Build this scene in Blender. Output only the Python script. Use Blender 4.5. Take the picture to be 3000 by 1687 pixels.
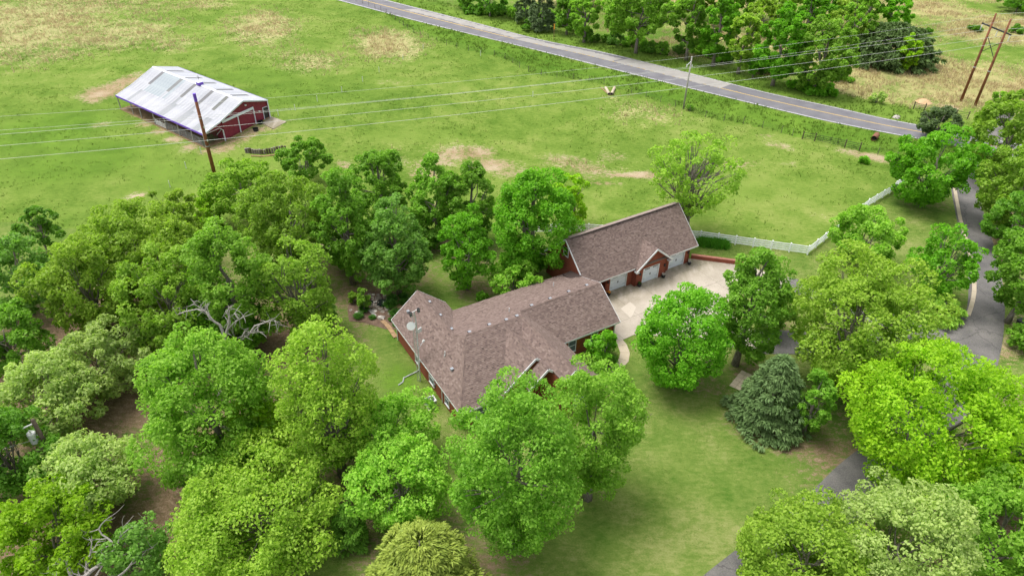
import bpy, math, random
import numpy as np
from mathutils import Vector, Matrix

random.seed(7)
scene = bpy.context.scene
for o in list(bpy.data.objects):
    bpy.data.objects.remove(o)
col = scene.collection

# ---------------------------------------------------------------- camera
CAM_H = 48.0
cam_data = bpy.data.cameras.new("camera")
cam_data.sensor_width = 36.0
cam_data.lens = 24.0
cam_data.clip_start = 0.5
cam_data.clip_end = 4000.0
cam = bpy.data.objects.new("camera", cam_data)
col.objects.link(cam)
# surveyed orientation of the drone camera: 35 degrees down, a degree of roll
_down = np.array([-60.0, 2850.0, 2000.0]); _down /= np.linalg.norm(_down)
_fwd = np.array([0, 0, 1.0]); _fwd = _fwd - _down * (_fwd @ _down); _fwd /= np.linalg.norm(_fwd)
_right = np.cross(_fwd, -_down)
RW = np.array([_right, _fwd, -_down])
cam_x = RW @ np.array([1.0, 0, 0]); cam_y = RW @ np.array([0, -1.0, 0]); cam_z = RW @ np.array([0, 0, -1.0])
cam.matrix_world = Matrix(((cam_x[0], cam_y[0], cam_z[0], 0),
                           (cam_x[1], cam_y[1], cam_z[1], 0),
                           (cam_x[2], cam_y[2], cam_z[2], CAM_H),
                           (0, 0, 0, 1)))
scene.camera = cam

# ---------------------------------------------------------------- sky, sun, exposure (bright overcast)
SUN_EL, SUN_ROT = 70.0, 285.0      # degrees; rotation clockwise from +Y
world = bpy.data.worlds.new("World")
scene.world = world
world.use_nodes = True
wn = world.node_tree
wn.nodes.clear()
sky = wn.nodes.new("ShaderNodeTexSky")
sky.sky_type = 'NISHITA'
sky.sun_disc = False
sky.sun_elevation = math.radians(SUN_EL)
sky.sun_rotation = math.radians(SUN_ROT)
sky.air_density = 1.0
sky.dust_density = 4.0
hs = wn.nodes.new("ShaderNodeHueSaturation")
hs.inputs["Saturation"].default_value = 0.25
bg = wn.nodes.new("ShaderNodeBackground")
bg.inputs["Strength"].default_value = 0.15
wo = wn.nodes.new("ShaderNodeOutputWorld")
wn.links.new(sky.outputs[0], hs.inputs["Color"])
wn.links.new(hs.outputs[0], bg.inputs["Color"])
wn.links.new(bg.outputs[0], wo.inputs["Surface"])
sun_d = bpy.data.lights.new("sun", 'SUN')
sun_d.energy = 1.25
sun_d.angle = math.radians(30.0)
sun_d.color = (1.0, 0.975, 0.94)
sun = bpy.data.objects.new("sun", sun_d)
col.objects.link(sun)
_el, _az = math.radians(SUN_EL), math.radians(SUN_ROT)
_to = Vector((math.sin(_az) * math.cos(_el), math.cos(_az) * math.cos(_el), math.sin(_el)))
sun.rotation_euler = _to.to_track_quat('Z', 'Y').to_euler()
sun.location = (0, 60, 80)
scene.view_settings.view_transform = 'Standard'
scene.view_settings.look = 'None'
scene.view_settings.exposure = 0.87
scene.view_settings.gamma = 1.0
scene.view_settings.use_curve_mapping = False

# ---------------------------------------------------------------- terrain height and survey helper
BARN_O = np.array([-45.74, 122.01]); BARN_AZ = math.radians(-37.0)
_bu = np.array([math.cos(BARN_AZ), math.sin(BARN_AZ)]); _bv = np.array([-_bu[1], _bu[0]])

def sstep(a, b, x):
    t = np.clip((x - a) / (b - a), 0.0, 1.0)
    return t * t * (3 - 2 * t)

def gz(x, y):
    """ground height: flat farmland with a low rise behind the barn"""
    dx, dy = x - BARN_O[0], y - BARN_O[1]
    p = dx * _bu[0] + dy * _bu[1]; q = dx * _bv[0] + dy * _bv[1]
    rise = np.clip(0.17 * (q + 11.5), 0.0, 1.5)
    win = sstep(-75, -32, p) * (1 - sstep(10, 45, p)) * (1 - sstep(5, 60, q))
    return rise * win

K = 3000.0 / 2576.0
def G(px, py, z=0.0, follow=True):
    """survey point: a sight line of the calibrated camera met with the ground (plus z)"""
    d = RW @ np.array([px * K - 1500.0, py * K - 843.5, 2000.0])
    h = z
    for _ in range(4):
        t = (h - CAM_H) / d[2]
        x, y = d[0] * t, d[1] * t
        if follow:
            h = z + float(gz(x, y))
    return np.array([x, y, h])

def GO(px, py, z=0.0, follow=True):
    return G(px / K, py / K, z, follow)

# ---------------------------------------------------------------- object helpers
def tag(o, label=None, cat=None, group=None, kind=None):
    if label: o["label"] = label
    if cat: o["category"] = cat
    if group: o["group"] = group
    if kind: o["kind"] = kind
    return o

def empty(name, loc=(0, 0, 0), rz=0.0, label=None, cat=None, group=None):
    o = bpy.data.objects.new(name, None)
    o.empty_display_size = 0.3
    o.location = loc
    o.rotation_euler = (0, 0, rz)
    col.objects.link(o)
    return tag(o, label, cat, group)

def link_mesh(name, me, parent=None, mat=None, loc=None):
    o = bpy.data.objects.new(name, me)
    if mat is not None and not me.materials:
        me.materials.append(mat)
    col.objects.link(o)
    if parent is not None:
        o.parent = parent
    if loc is not None:
        o.location = loc
    return o

def np_mesh(name, verts, faces, attrs=None, smooth=False):
    """verts (n,3), faces (m,k) with one k; attrs: dict of face attributes"""
    me = bpy.data.meshes.new(name)
    verts = np.ascontiguousarray(verts, dtype=np.float32)
    faces = np.ascontiguousarray(faces, dtype=np.int32)
    m, k = faces.shape
    me.vertices.add(len(verts)); me.vertices.foreach_set("co", verts.ravel())
    me.loops.add(m * k); me.loops.foreach_set("vertex_index", faces.ravel())
    me.polygons.add(m)
    me.polygons.foreach_set("loop_start", np.arange(0, m * k, k, dtype=np.int32))
    me.polygons.foreach_set("loop_total", np.full(m, k, dtype=np.int32))
    if smooth:
        me.polygons.foreach_set("use_smooth", np.ones(m, dtype=bool))
    for nme, (dom, val) in (attrs or {}).items():
        a = me.attributes.new(nme, 'FLOAT', dom)
        a.data.foreach_set("value", np.ascontiguousarray(val, dtype=np.float32))
    me.update(calc_edges=True)
    return me

class MB:
    """collects simple solids into one mesh"""
    def __init__(s): s.v = []; s.f = []
    def add(s, vs, fs):
        n = len(s.v); s.v += [tuple(map(float, p)) for p in vs]; s.f += [tuple(i + n for i in f) for f in fs]; return s
    def box(s, c, d, rz=0.0):
        x, y, z = d[0] / 2, d[1] / 2, d[2] / 2; ca, sa = math.cos(rz), math.sin(rz)
        vs = [(c[0] + a * x * ca - b * y * sa, c[1] + a * x * sa + b * y * ca, c[2] + e * z)
              for e in (-1, 1) for a, b in ((-1, -1), (1, -1), (1, 1), (-1, 1))]
        return s.add(vs, [(3, 2, 1, 0), (4, 5, 6, 7), (0, 1, 5, 4), (1, 2, 6, 5), (2, 3, 7, 6), (3, 0, 4, 7)])
    def bar(s, p, q, w, h):
        p, q = Vector(p), Vector(q); d = (q - p).normalized()
        up = Vector((0, 0, 1)) if abs(d.z) < 0.95 else Vector((0, 1, 0))
        a = d.cross(up).normalized() * (w / 2); b = a.cross(d).normalized() * (h / 2)
        vs = [p - a - b, p + a - b, p + a + b, p - a + b, q - a - b, q + a - b, q + a + b, q - a + b]
        return s.add(vs, [(0, 1, 2, 3), (7, 6, 5, 4), (0, 4, 5, 1), (1, 5, 6, 2), (2, 6, 7, 3), (3, 7, 4, 0)])
    def tube(s, pts, rad, n=8, cap=True):
        pts = [Vector(p) for p in pts]
        if not hasattr(rad, '__len__'): rad = [rad] * len(pts)
        base = len(s.v); ref = None
        for i, p in enumerate(pts):
            d = (pts[min(i + 1, len(pts) - 1)] - pts[max(i - 1, 0)])
            d = d.normalized() if d.length > 1e-9 else Vector((0, 0, 1))
            if ref is None: ref = Vector((1, 0, 0)) if abs(d.x) < 0.8 else Vector((0, 1, 0))
            a = (ref - d * ref.dot(d)).normalized(); b = d.cross(a); ref = a
            for k in range(n):
                t = 2 * math.pi * k / n
                s.v.append(tuple(p + (a * math.cos(t) + b * math.sin(t)) * rad[i]))
        for i in range(len(pts) - 1):
            for k in range(n):
                a0 = base + i * n + k; a1 = base + i * n + (k + 1) % n
                s.f.append((a0, a1, a1 + n, a0 + n))
        if cap:
            s.f.append(tuple(base + k for k in reversed(range(n))))
            s.f.append(tuple(base + (len(pts) - 1) * n + k for k in range(n)))
        return s
    def poly(s, pts): return s.add(pts, [tuple(range(len(pts)))])
    def slab(s, pts, dz):
        """closed solid: polygon pts (list of xyz) with its underside dz lower (dz<0)"""
        n = len(pts)
        area = sum(pts[i][0] * pts[(i + 1) % n][1] - pts[(i + 1) % n][0] * pts[i][1] for i in range(n))
        if area < 0: pts = pts[::-1]
        vs = list(pts) + [(p[0], p[1], p[2] + dz) for p in pts]
        fs = [tuple(range(n)), tuple(range(2 * n - 1, n - 1, -1))]
        fs += [(i, i + n, (i + 1) % n + n, (i + 1) % n) for i in range(n)]
        return s.add(vs, fs)
    def wall(s, p, q, z0, top, t=0.2):
        """vertical wall piece p->q (xy), from z0 to a top profile [(frac,z),...], thickness t inward (left of p->q)"""
        p, q = np.array(p[:2], float), np.array(q[:2], float); d = (q - p) / np.linalg.norm(q - p); nrm = np.array([-d[1], d[0]]) * t
        prof = [(0.0, z0)] + [(f, z) for f, z in top] + [(1.0, z0)]
        out = [(*(p + (q - p) * f), z) for f, z in prof]; inn = [(*(p + (q - p) * f + nrm), z) for f, z in prof]
        n = len(out)
        fs = [tuple(reversed(range(n))), tuple(range(n, 2 * n))] + [(i, (i + 1) % n, (i + 1) % n + n, i + n) for i in range(n)]
        return s.add(out + inn, fs)
    def mesh(s, name, mat=None, smooth=False):
        me = bpy.data.meshes.new(name); me.from_pydata(s.v, [], s.f); me.update()
        if mat: me.materials.append(mat)
        if smooth:
            me.polygons.foreach_set("use_smooth", np.ones(len(me.polygons), dtype=bool))
        return me
    def build(s, name, mat, parent=None, smooth=False):
        return link_mesh(name, s.mesh(name, mat, smooth), parent)

def clip_poly(sub, clip):
    """Sutherland-Hodgman; clip convex ccw; points may carry extra coordinates"""
    out = [tuple(p) for p in sub]
    n = len(clip)
    for i in range(n):
        a, b = clip[i], clip[(i + 1) % n]
        ex, ey = b[0] - a[0], b[1] - a[1]
        inp, out = out, []
        if not inp: return []
        sd = [ex * (p[1] - a[1]) - ey * (p[0] - a[0]) for p in inp]
        for j in range(len(inp)):
            p, q, sp, sq = inp[j - 1], inp[j], sd[j - 1], sd[j]
            if (sp >= 0) != (sq >= 0):
                t = sp / (sp - sq)
                out.append(tuple(p[k] + (q[k] - p[k]) * t for k in range(len(p))))
            if sq >= 0: out.append(q)
    return out

def ccw(poly):
    a = sum(poly[i][0] * poly[(i + 1) % len(poly)][1] - poly[(i + 1) % len(poly)][0] * poly[i][1] for i in range(len(poly)))
    return list(poly) if a > 0 else list(poly)[::-1]

def in_poly(x, y, poly):
    """vectorised point in polygon"""
    r = np.zeros(np.shape(x), dtype=bool); n = len(poly)
    for i in range(n):
        x0, y0 = poly[i][0], poly[i][1]; x1, y1 = poly[(i + 1) % n][0], poly[(i + 1) % n][1]
        if y0 == y1: continue
        c = ((y0 > y) != (y1 > y)) & (x < (x1 - x0) * (y - y0) / (y1 - y0) + x0)
        r ^= c
    return r

def smooth_line(pts, n=8):
    """Catmull-Rom through pts"""
    P = [np.array(p, float) for p in pts]; P = [2 * P[0] - P[1]] + P + [2 * P[-1] - P[-2]]; out = []
    for i in range(1, len(P) - 2):
        for k in range(n):
            t = k / n; a, b, c, d = P[i - 1], P[i], P[i + 1], P[i + 2]
            out.append(0.5 * (2 * b + (c - a) * t + (2 * a - 5 * b + 4 * c - d) * t * t + (3 * b - a - 3 * c + d) * t ** 3))
    out.append(P[-2]); return out

def resample(pts, step):
    pts = [np.array(p, float) for p in pts]; out = [pts[0]]; acc = 0.0
    for a, b in zip(pts[:-1], pts[1:]):
        L = np.linalg.norm((b - a)[:2])
        while acc + L >= step:
            t = (step - acc) / L; a = a + (b - a) * t; out.append(a); L = np.linalg.norm((b - a)[:2]); acc = 0.0
        acc += L
    return out

# ---------------------------------------------------------------- materials
class NT:
    def __init__(s, name):
        s.m = bpy.data.materials.new(name); s.m.use_nodes = True; s.t = s.m.node_tree; s.t.nodes.clear()
        s.out = s.t.nodes.new("ShaderNodeOutputMaterial")
    def n(s, typ, **kw):
        nd = s.t.nodes.new("ShaderNode" + typ)
        for k, v in kw.items(): setattr(nd, k, v)
        return nd
    def l(s, a, b): s.t.links.new(a, b)
    def noise(s, scale, detail=3.0, rough=0.55, vec=None, dist=0.0):
        nd = s.n("TexNoise"); nd.inputs["Scale"].default_value = scale; nd.inputs["Detail"].default_value = detail
        nd.inputs["Roughness"].default_value = rough; nd.inputs["Distortion"].default_value = dist
        if vec is not None: s.l(vec, nd.inputs["Vector"])
        return nd.outputs["Fac"]
    def pos(s): return s.n("NewGeometry").outputs["Position"]
    def obj(s): return s.n("TexCoord").outputs["Object"]
    def scaled(s, vec, sc):
        m = s.n("Mapping"); m.inputs["Scale"].default_value = sc; s.l(vec, m.inputs["Vector"]); return m.outputs[0]
    def attr(s, name, typ='GEOMETRY', out="Fac"):
        a = s.n("Attribute"); a.attribute_name = name; a.attribute_type = typ; return a.outputs[out]
    def ramp(s, fac, stops):
        r = s.n("ValToRGB"); e = r.color_ramp.elements
        while len(e) < len(stops): e.new(0.5)
        for i, (p, c) in enumerate(stops):
            e[i].position = p; e[i].color = (*c, 1) if len(c) == 3 else c
        s.l(fac, r.inputs[0]); return r.outputs[0]
    def mix(s, fac, a, b, blend='MIX'):
        m = s.n("Mix", data_type='RGBA', blend_type=blend)
        for sock, v in ((m.inputs[0], fac), (m.inputs[6], a), (m.inputs[7], b)):
            if hasattr(v, "is_output"): s.l(v, sock)
            elif isinstance(v, (int, float)): sock.default_value = v
            else: sock.default_value = (*v, 1)
        return m.outputs[2]
    def math(s, op, a, b=None, c=None, clamp=False):
        m = s.n("Math", operation=op, use_clamp=clamp)
        for i, v in enumerate((a, b, c)):
            if v is None: continue
            if hasattr(v, "is_output"): s.l(v, m.inputs[i])
            else: m.inputs[i].default_value = v
        return m.outputs[0]
    def bump(s, h, strength=0.4, dist=0.05):
        b = s.n("Bump"); b.inputs["Strength"].default_value = strength; b.inputs["Distance"].default_value = dist
        s.l(h, b.inputs["Height"]); return b.outputs[0]
    def principled(s, color, rough=0.8, spec=0.3, metal=0.0, normal=None):
        p = s.n("BsdfPrincipled")
        for k, v in (("Base Color", color), ("Roughness", rough), ("Specular IOR Level", spec), ("Metallic", metal)):
            if hasattr(v, "is_output"): s.l(v, p.inputs[k])
            elif isinstance(v, (int, float)): p.inputs[k].default_value = v
            else: p.inputs[k].default_value = (*v, 1)
        if normal is not None: s.l(normal, p.inputs["Normal"])
        return p.outputs[0]
    def done(s, surf): s.l(surf, s.out.inputs["Surface"]); return s.m

def plain(name, c, rough=0.7, spec=0.3, metal=0.0, var=0.12, scale=3.0):
    """paint or metal with a little grain and wear"""
    t = NT(name); v = t.obj()
    f = t.math('ADD', t.math('MULTIPLY', t.noise(scale, 4, 0.6, v), 0.6), t.math('MULTIPLY', t.noise(scale * 9, 3, 0.6, v), 0.4))
    lo = tuple(x * (1 - 2 * var) for x in c); hi = tuple(min(1, x * (1 + 2 * var)) for x in c)
    return t.done(t.principled(t.ramp(f, [(0.3, lo), (0.7, hi)]), rough, spec, metal, t.bump(f, 0.15, 0.01)))

M = {}
M['white_paint'] = plain('white_paint', (0.78, 0.79, 0.8), 0.5, var=0.05)
M['vinyl'] = plain('white_vinyl', (0.88, 0.89, 0.92), 0.4, var=0.05)
M['door_white'] = plain('door_white', (0.74, 0.78, 0.86), 0.45, var=0.04)
M['black'] = plain('black_paint', (0.025, 0.025, 0.03), 0.5)
M['dark_metal'] = plain('dark_metal', (0.05, 0.05, 0.05), 0.5, metal=0.4)
M['galv'] = plain('galvanised_metal', (0.6, 0.62, 0.64), 0.4, metal=0.5)
M['grey_metal'] = plain('grey_metal', (0.33, 0.35, 0.38), 0.45, metal=0.3)
M['rust'] = plain('rust_brown_steel', (0.2, 0.075, 0.035), 0.75, var=0.3, scale=1.2)
M['pipe_rust'] = plain('rusted_pipe', (0.22, 0.1, 0.06), 0.8, var=0.25)
M['grey_wood'] = plain('weathered_wood', (0.33, 0.31, 0.28), 0.85, var=0.2)
M['tan_wood'] = plain('tan_wood', (0.34, 0.22, 0.12), 0.85, var=0.2)
M['dark_wood'] = plain('dark_timber', (0.09, 0.07, 0.05), 0.9, var=0.25)
M['cedar'] = plain('stained_cedar', (0.27, 0.09, 0.025), 0.6, var=0.25)
M['green_steel'] = plain('green_gate_paint', (0.07, 0.14, 0.06), 0.5)
M['purple'] = plain('purple_trim', (0.16, 0.07, 0.5), 0.5, var=0.1)
M['barn_trim'] = plain('barn_trim', (0.7, 0.72, 0.82), 0.45, var=0.06)
M['orange'] = plain('orange_marker', (0.8, 0.33, 0.03), 0.5)
M['stone'] = plain('stone', (0.25, 0.215, 0.18), 0.9, var=0.3, scale=2.0)
M['white_stone'] = plain('white_stone', (0.48, 0.44, 0.39), 0.9, var=0.2)
M['plastic_white'] = plain('white_plastic', (0.66, 0.66, 0.65), 0.4, var=0.04)
M['wire'] = plain('aluminium_wire', (0.6, 0.6, 0.56), 0.5, metal=0.0, var=0.05)
M['fence_wire'] = plain('fence_wire', (0.12, 0.1, 0.09), 0.7)
M['bark'] = None

def mk_bark(name, lo, hi):
    t = NT(name); v = t.scaled(t.obj(), (5, 5, 1.1)); f = t.noise(2.2, 6, 0.65, v)
    return t.done(t.principled(t.ramp(f, [(0.3, lo), (0.7, hi)]), 0.95, 0.1, 0, t.bump(f, 0.6, 0.05)))
M['bark'] = mk_bark('bark', (0.11, 0.09, 0.078), (0.33, 0.29, 0.255))
M['pale_bark'] = mk_bark('pale_dead_bark', (0.22, 0.195, 0.18), (0.45, 0.42, 0.39))

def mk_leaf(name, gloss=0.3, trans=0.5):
    """leaves: the tree's own colour varied leaf by leaf, lighter towards the outside and top of each clump"""
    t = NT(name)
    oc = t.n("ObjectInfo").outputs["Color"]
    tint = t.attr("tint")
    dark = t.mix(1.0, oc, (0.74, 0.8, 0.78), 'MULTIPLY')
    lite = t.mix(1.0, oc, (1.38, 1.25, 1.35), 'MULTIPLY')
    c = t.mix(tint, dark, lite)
    p = t.principled(c, 0.55, gloss)
    tr = t.n("BsdfTranslucent"); t.l(t.mix(1.0, c, (0.98, 1.12, 0.6), 'MULTIPLY'), tr.inputs["Color"])
    ms = t.n("MixShader"); ms.inputs[0].default_value = trans
    t.l(p, ms.inputs[1]); t.l(tr.outputs[0], ms.inputs[2])
    return t.done(ms.outputs[0])
M['leaf'] = mk_leaf('leaf')
M['needle'] = mk_leaf('needle', 0.2, 0.2)

def mk_grass_blade(name, a, b):
    t = NT(name); tint = t.attr("tint"); c = t.mix(tint, a, b)
    p = t.principled(c, 0.8, 0.15); tr = t.n("BsdfTranslucent"); t.l(c, tr.inputs["Color"])
    ms = t.n("MixShader"); ms.inputs[0].default_value = 0.35; t.l(p, ms.inputs[1]); t.l(tr.outputs[0], ms.inputs[2])
    return t.done(ms.outputs[0])
M['straw'] = mk_grass_blade('dry_grass', (0.36, 0.31, 0.14), (0.74, 0.59, 0.36))
M['tuft'] = mk_grass_blade('green_grass', (0.09, 0.17, 0.018), (0.21, 0.31, 0.05))

def mk_ground():
    t = NT('ground_cover'); v = t.pos()
    n1 = t.noise(0.035, 4, 0.6, v); n2 = t.noise(0.22, 4, 0.6, v); n3 = t.noise(1.4, 4, 0.65, t.scaled(v, (1, 1.7, 1))); n4 = t.noise(7.0, 3, 0.7, v)
    f = t.math('ADD', t.math('MULTIPLY', n1, 0.3), t.math('ADD', t.math('MULTIPLY', n2, 0.3), t.math('ADD', t.math('MULTIPLY', n3, 0.25), t.math('MULTIPLY', n4, 0.15))))
    base = t.ramp(f, [(0.4, (0.075, 0.145, 0.016)), (0.5, (0.14, 0.215, 0.034)), (0.6, (0.23, 0.275, 0.07))])
    lush = t.ramp(f, [(0.42, (0.06, 0.135, 0.012)), (0.58, (0.14, 0.24, 0.03))])
    lawn = t.ramp(f, [(0.41, (0.075, 0.15, 0.02)), (0.5, (0.145, 0.205, 0.042)), (0.59, (0.255, 0.27, 0.095))])
    mead = t.ramp(f, [(0.38, (0.2, 0.22, 0.07)), (0.62, (0.43, 0.36, 0.17))])
    dirt = t.ramp(t.math('ADD', t.math('MULTIPLY', n2, 0.5), t.math('MULTIPLY', n4, 0.5)), [(0.36, (0.21, 0.14, 0.07)), (0.52, (0.34, 0.255, 0.155)), (0.66, (0.47, 0.4, 0.29))])
    litt_shade = t.ramp(t.math('ADD', t.math('MULTIPLY', n3, 0.5), t.math('MULTIPLY', n4, 0.5)), [(0.36, (0.09, 0.06, 0.035)), (0.5, (0.18, 0.125, 0.075)), (0.64, (0.3, 0.22, 0.15))])
    straw = t.ramp(t.math('ADD', t.math('MULTIPLY', n3, 0.55), t.math('MULTIPLY', n4, 0.45)), [(0.4, (0.19, 0.22, 0.055)), (0.6, (0.48, 0.4, 0.22))])
    def edge(name, k=0.55, lo=0.42, hi=0.6):
        e = t.math('ADD', t.attr(name), t.math('MULTIPLY', t.math('SUBTRACT', t.math('ADD', t.math('MULTIPLY', n2, 0.25), t.math('ADD', t.math('MULTIPLY', n3, 0.45), t.math('MULTIPLY', n4, 0.3))), 0.5), k * 3.2))
        m = t.n("MapRange", interpolation_type='SMOOTHSTEP'); t.l(e, m.inputs[0]); m.inputs[1].default_value = lo; m.inputs[2].default_value = hi
        a = t.n("Math", operation='MULTIPLY'); t.l(m.outputs[0], a.inputs[0])
        g = t.math('GREATER_THAN', t.attr(name), 0.01); t.l(g, a.inputs[1]); return a.outputs[0]
    c = base
    c = t.mix(edge('lawn', 0.2), c, lawn)
    c = t.mix(edge('lush', 0.7, 0.35, 0.75), c, lush)
    c = t.mix(edge('mead', 0.9, 0.4, 0.75), c, mead)
    c = t.mix(edge('straw', 1.25, 0.4, 0.75), c, straw)
    c = t.mix(edge('litter_shade', 0.8, 0.4, 0.8), c, litt_shade)
    c = t.mix(edge('dirt', 1.35, 0.45, 0.95), c, dirt)
    h = t.math('ADD', t.math('MULTIPLY', n3, 0.6), t.math('MULTIPLY', n4, 0.4))
    return t.done(t.principled(c, 0.95, 0.05, 0, t.bump(h, 0.75, 0.25)))
M['ground'] = mk_ground()

def mk_asphalt(name, base, worn, cracks=True):
    t = NT(name); v = t.pos()
    n = t.math('ADD', t.math('MULTIPLY', t.noise(0.35, 5, 0.6, v), 0.55), t.math('MULTIPLY', t.noise(9, 3, 0.7, v), 0.45))
    c = t.ramp(n, [(0.35, base), (0.65, worn)])
    if cracks:
        vo = t.n("TexVoronoi", feature='DISTANCE_TO_EDGE'); vo.inputs["Scale"].default_value = 0.13
        w = t.n("VectorMath", operation='ADD'); nz = t.n("TexNoise"); nz.inputs["Scale"].default_value = 0.9; t.l(v, nz.inputs["Vector"])
        t.l(v, w.inputs[0]); t.l(nz.outputs["Color"], w.inputs[1]); t.l(w.outputs[0], vo.inputs["Vector"])
        k = t.math('LESS_THAN', vo.outputs["Distance"], 0.006)
        c = t.mix(t.math('MULTIPLY', k, 0.4), c, tuple(x * 0.45 for x in base))
    return t.done(t.principled(c, 0.9, 0.2, 0, t.bump(t.noise(30, 3, 0.7, v), 0.3, 0.01)))
M['asphalt'] = mk_asphalt('road_asphalt', (0.125, 0.122, 0.135), (0.2, 0.195, 0.205), False)
M['drive'] = mk_asphalt('driveway_asphalt', (0.085, 0.082, 0.08), (0.2, 0.185, 0.172))
M['patch'] = mk_asphalt('worn_road_patch', (0.26, 0.245, 0.23), (0.36, 0.34, 0.31), False)
M['line_white'] = plain('road_line_white', (0.78, 0.78, 0.76), 0.8, var=0.12)
M['line_yellow'] = plain('road_line_yellow', (0.62, 0.42, 0.1), 0.8, var=0.15)

def mk_concrete(name, lo, hi, stain=0.0):
    t = NT(name); v = t.pos()
    n = t.math('ADD', t.math('MULTIPLY', t.noise(0.4, 5, 0.6, v), 0.6), t.math('MULTIPLY', t.noise(6, 4, 0.7, v), 0.4))
    c = t.ramp(n, [(0.35, lo), (0.65, hi)])
    if stain:
        # rain-washed algae stains in a band along the garage front
        d = t.n("VectorMath", operation='DOT_PRODUCT'); t.l(v, d.inputs[0]); d.inputs[1].default_value = (-0.5446, 0.8387, 0)
        m = t.n("MapRange", interpolation_type='SMOOTHSTEP'); t.l(d.outputs["Value"], m.inputs[0])
        m.inputs[1].default_value = 45.6; m.inputs[2].default_value = 50.2
        wv = t.n("Mapping"); wv.inputs["Rotation"].default_value = (0, 0, math.radians(-33)); wv.inputs["Scale"].default_value = (1.0, 0.35, 1); t.l(v, wv.inputs[0])
        s = t.math('MULTIPLY', m.outputs[0], t.math('MULTIPLY_ADD', t.noise(1.1, 4, 0.6, wv.outputs[0]), 3.4, -1.0, True))
        c = t.mix(t.math('MULTIPLY', s, 0.85), c, (0.2, 0.175, 0.11))
    oi = t.n("ObjectInfo").outputs["Random"]
    c = t.mix(t.math('MULTIPLY', oi, 0.14), c, (0.3, 0.27, 0.22))
    return t.done(t.principled(c, 0.85, 0.2, 0, t.bump(n, 0.15, 0.01)))
M['concrete'] = mk_concrete('concrete', (0.34, 0.295, 0.235), (0.48, 0.42, 0.35), 1.0)
M['kerb'] = mk_concrete('sand_concrete', (0.4, 0.33, 0.23), (0.52, 0.44, 0.33))

def mk_brick():
    t = NT('red_brick'); o = t.obj(); sp = t.n("SeparateXYZ"); t.l(o, sp.inputs[0])
    cb = t.n("CombineXYZ"); t.l(t.math('ADD', sp.outputs[0], sp.outputs[1]), cb.inputs[0]); t.l(sp.outputs[2], cb.inputs[1])
    b = t.n("TexBrick"); t.l(cb.outputs[0], b.inputs["Vector"]); b.inputs["Scale"].default_value = 1.0
    b.inputs["Brick Width"].default_value = 0.21; b.inputs["Row Height"].default_value = 0.075; b.inputs["Mortar Size"].default_value = 0.006
    b.inputs["Color1"].default_value = (0.33, 0.085, 0.045, 1); b.inputs["Color2"].default_value = (0.22, 0.05, 0.032, 1); b.inputs["Mortar"].default_value = (0.26, 0.14, 0.11, 1)
    n = t.noise(1.3, 4, 0.6, o); c = t.mix(t.math('MULTIPLY', n, 0.6), b.outputs["Color"], (0.27, 0.085, 0.05))
    return t.done(t.principled(c, 0.88, 0.15, 0, t.bump(b.outputs["Fac"], -0.3, 0.01)))
M['brick'] = mk_brick()

def mk_shingle():
    t = NT('roof_shingle'); s = t.attr('shade'); n = t.noise(0.5, 4, 0.6, t.obj()); g = t.noise(40, 2, 0.6, t.obj())
    c = t.ramp(s, [(0.0, (0.03, 0.021, 0.019)), (0.2, (0.1, 0.071, 0.061)), (0.6, (0.19, 0.138, 0.118)), (1.0, (0.265, 0.2, 0.172))])
    c = t.mix(t.math('MULTIPLY', n, 0.16), c, (0.2, 0.145, 0.124))
    c = t.mix(t.math('MULTIPLY', g, 0.25), c, (0.17, 0.125, 0.115))
    return t.done(t.principled(c, 0.92, 0.15))
M['shingle'] = mk_shingle()
M['roof_deck'] = plain('roof_deck', (0.2, 0.15, 0.13), 0.9)

def mk_glass():
    t = NT('window_glass'); return t.done(t.principled((0.03, 0.04, 0.05), 0.12, 0.6))
M['glass'] = mk_glass()
M['screen'] = plain('window_screen', (0.12, 0.15, 0.17), 0.5, var=0.05)

def mk_siding():
    t = NT('barn_red_siding'); o = t.obj(); f = t.noise(1.0, 4, 0.6, o)
    return t.done(t.principled(t.ramp(f, [(0.3, (0.19, 0.022, 0.045)), (0.7, (0.26, 0.034, 0.062))]), 0.5, 0.35))
M['siding'] = mk_siding()

def mk_barn_roof():
    t = NT('barn_roof_metal'); oc = t.n("ObjectInfo").outputs["Color"]; o = t.obj()
    n = t.noise(0.8, 5, 0.65, t.scaled(o, (3.0, 0.35, 1))); n2 = t.noise(5, 3, 0.6, t.scaled(o, (2.5, 0.5, 1)))
    f = t.math('ADD', t.math('MULTIPLY', n, 0.6), t.math('MULTIPLY', n2, 0.4))
    c = t.mix(t.ramp(f, [(0.4, (0, 0, 0)), (0.62, (0.8, 0.8, 0.8))]), oc, t.mix(1.0, oc, (0.6, 0.64, 0.68), 'MULTIPLY'))
    return t.done(t.principled(c, 0.42, 0.4, 0.15))
M['barn_roof'] = mk_barn_roof()

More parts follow.
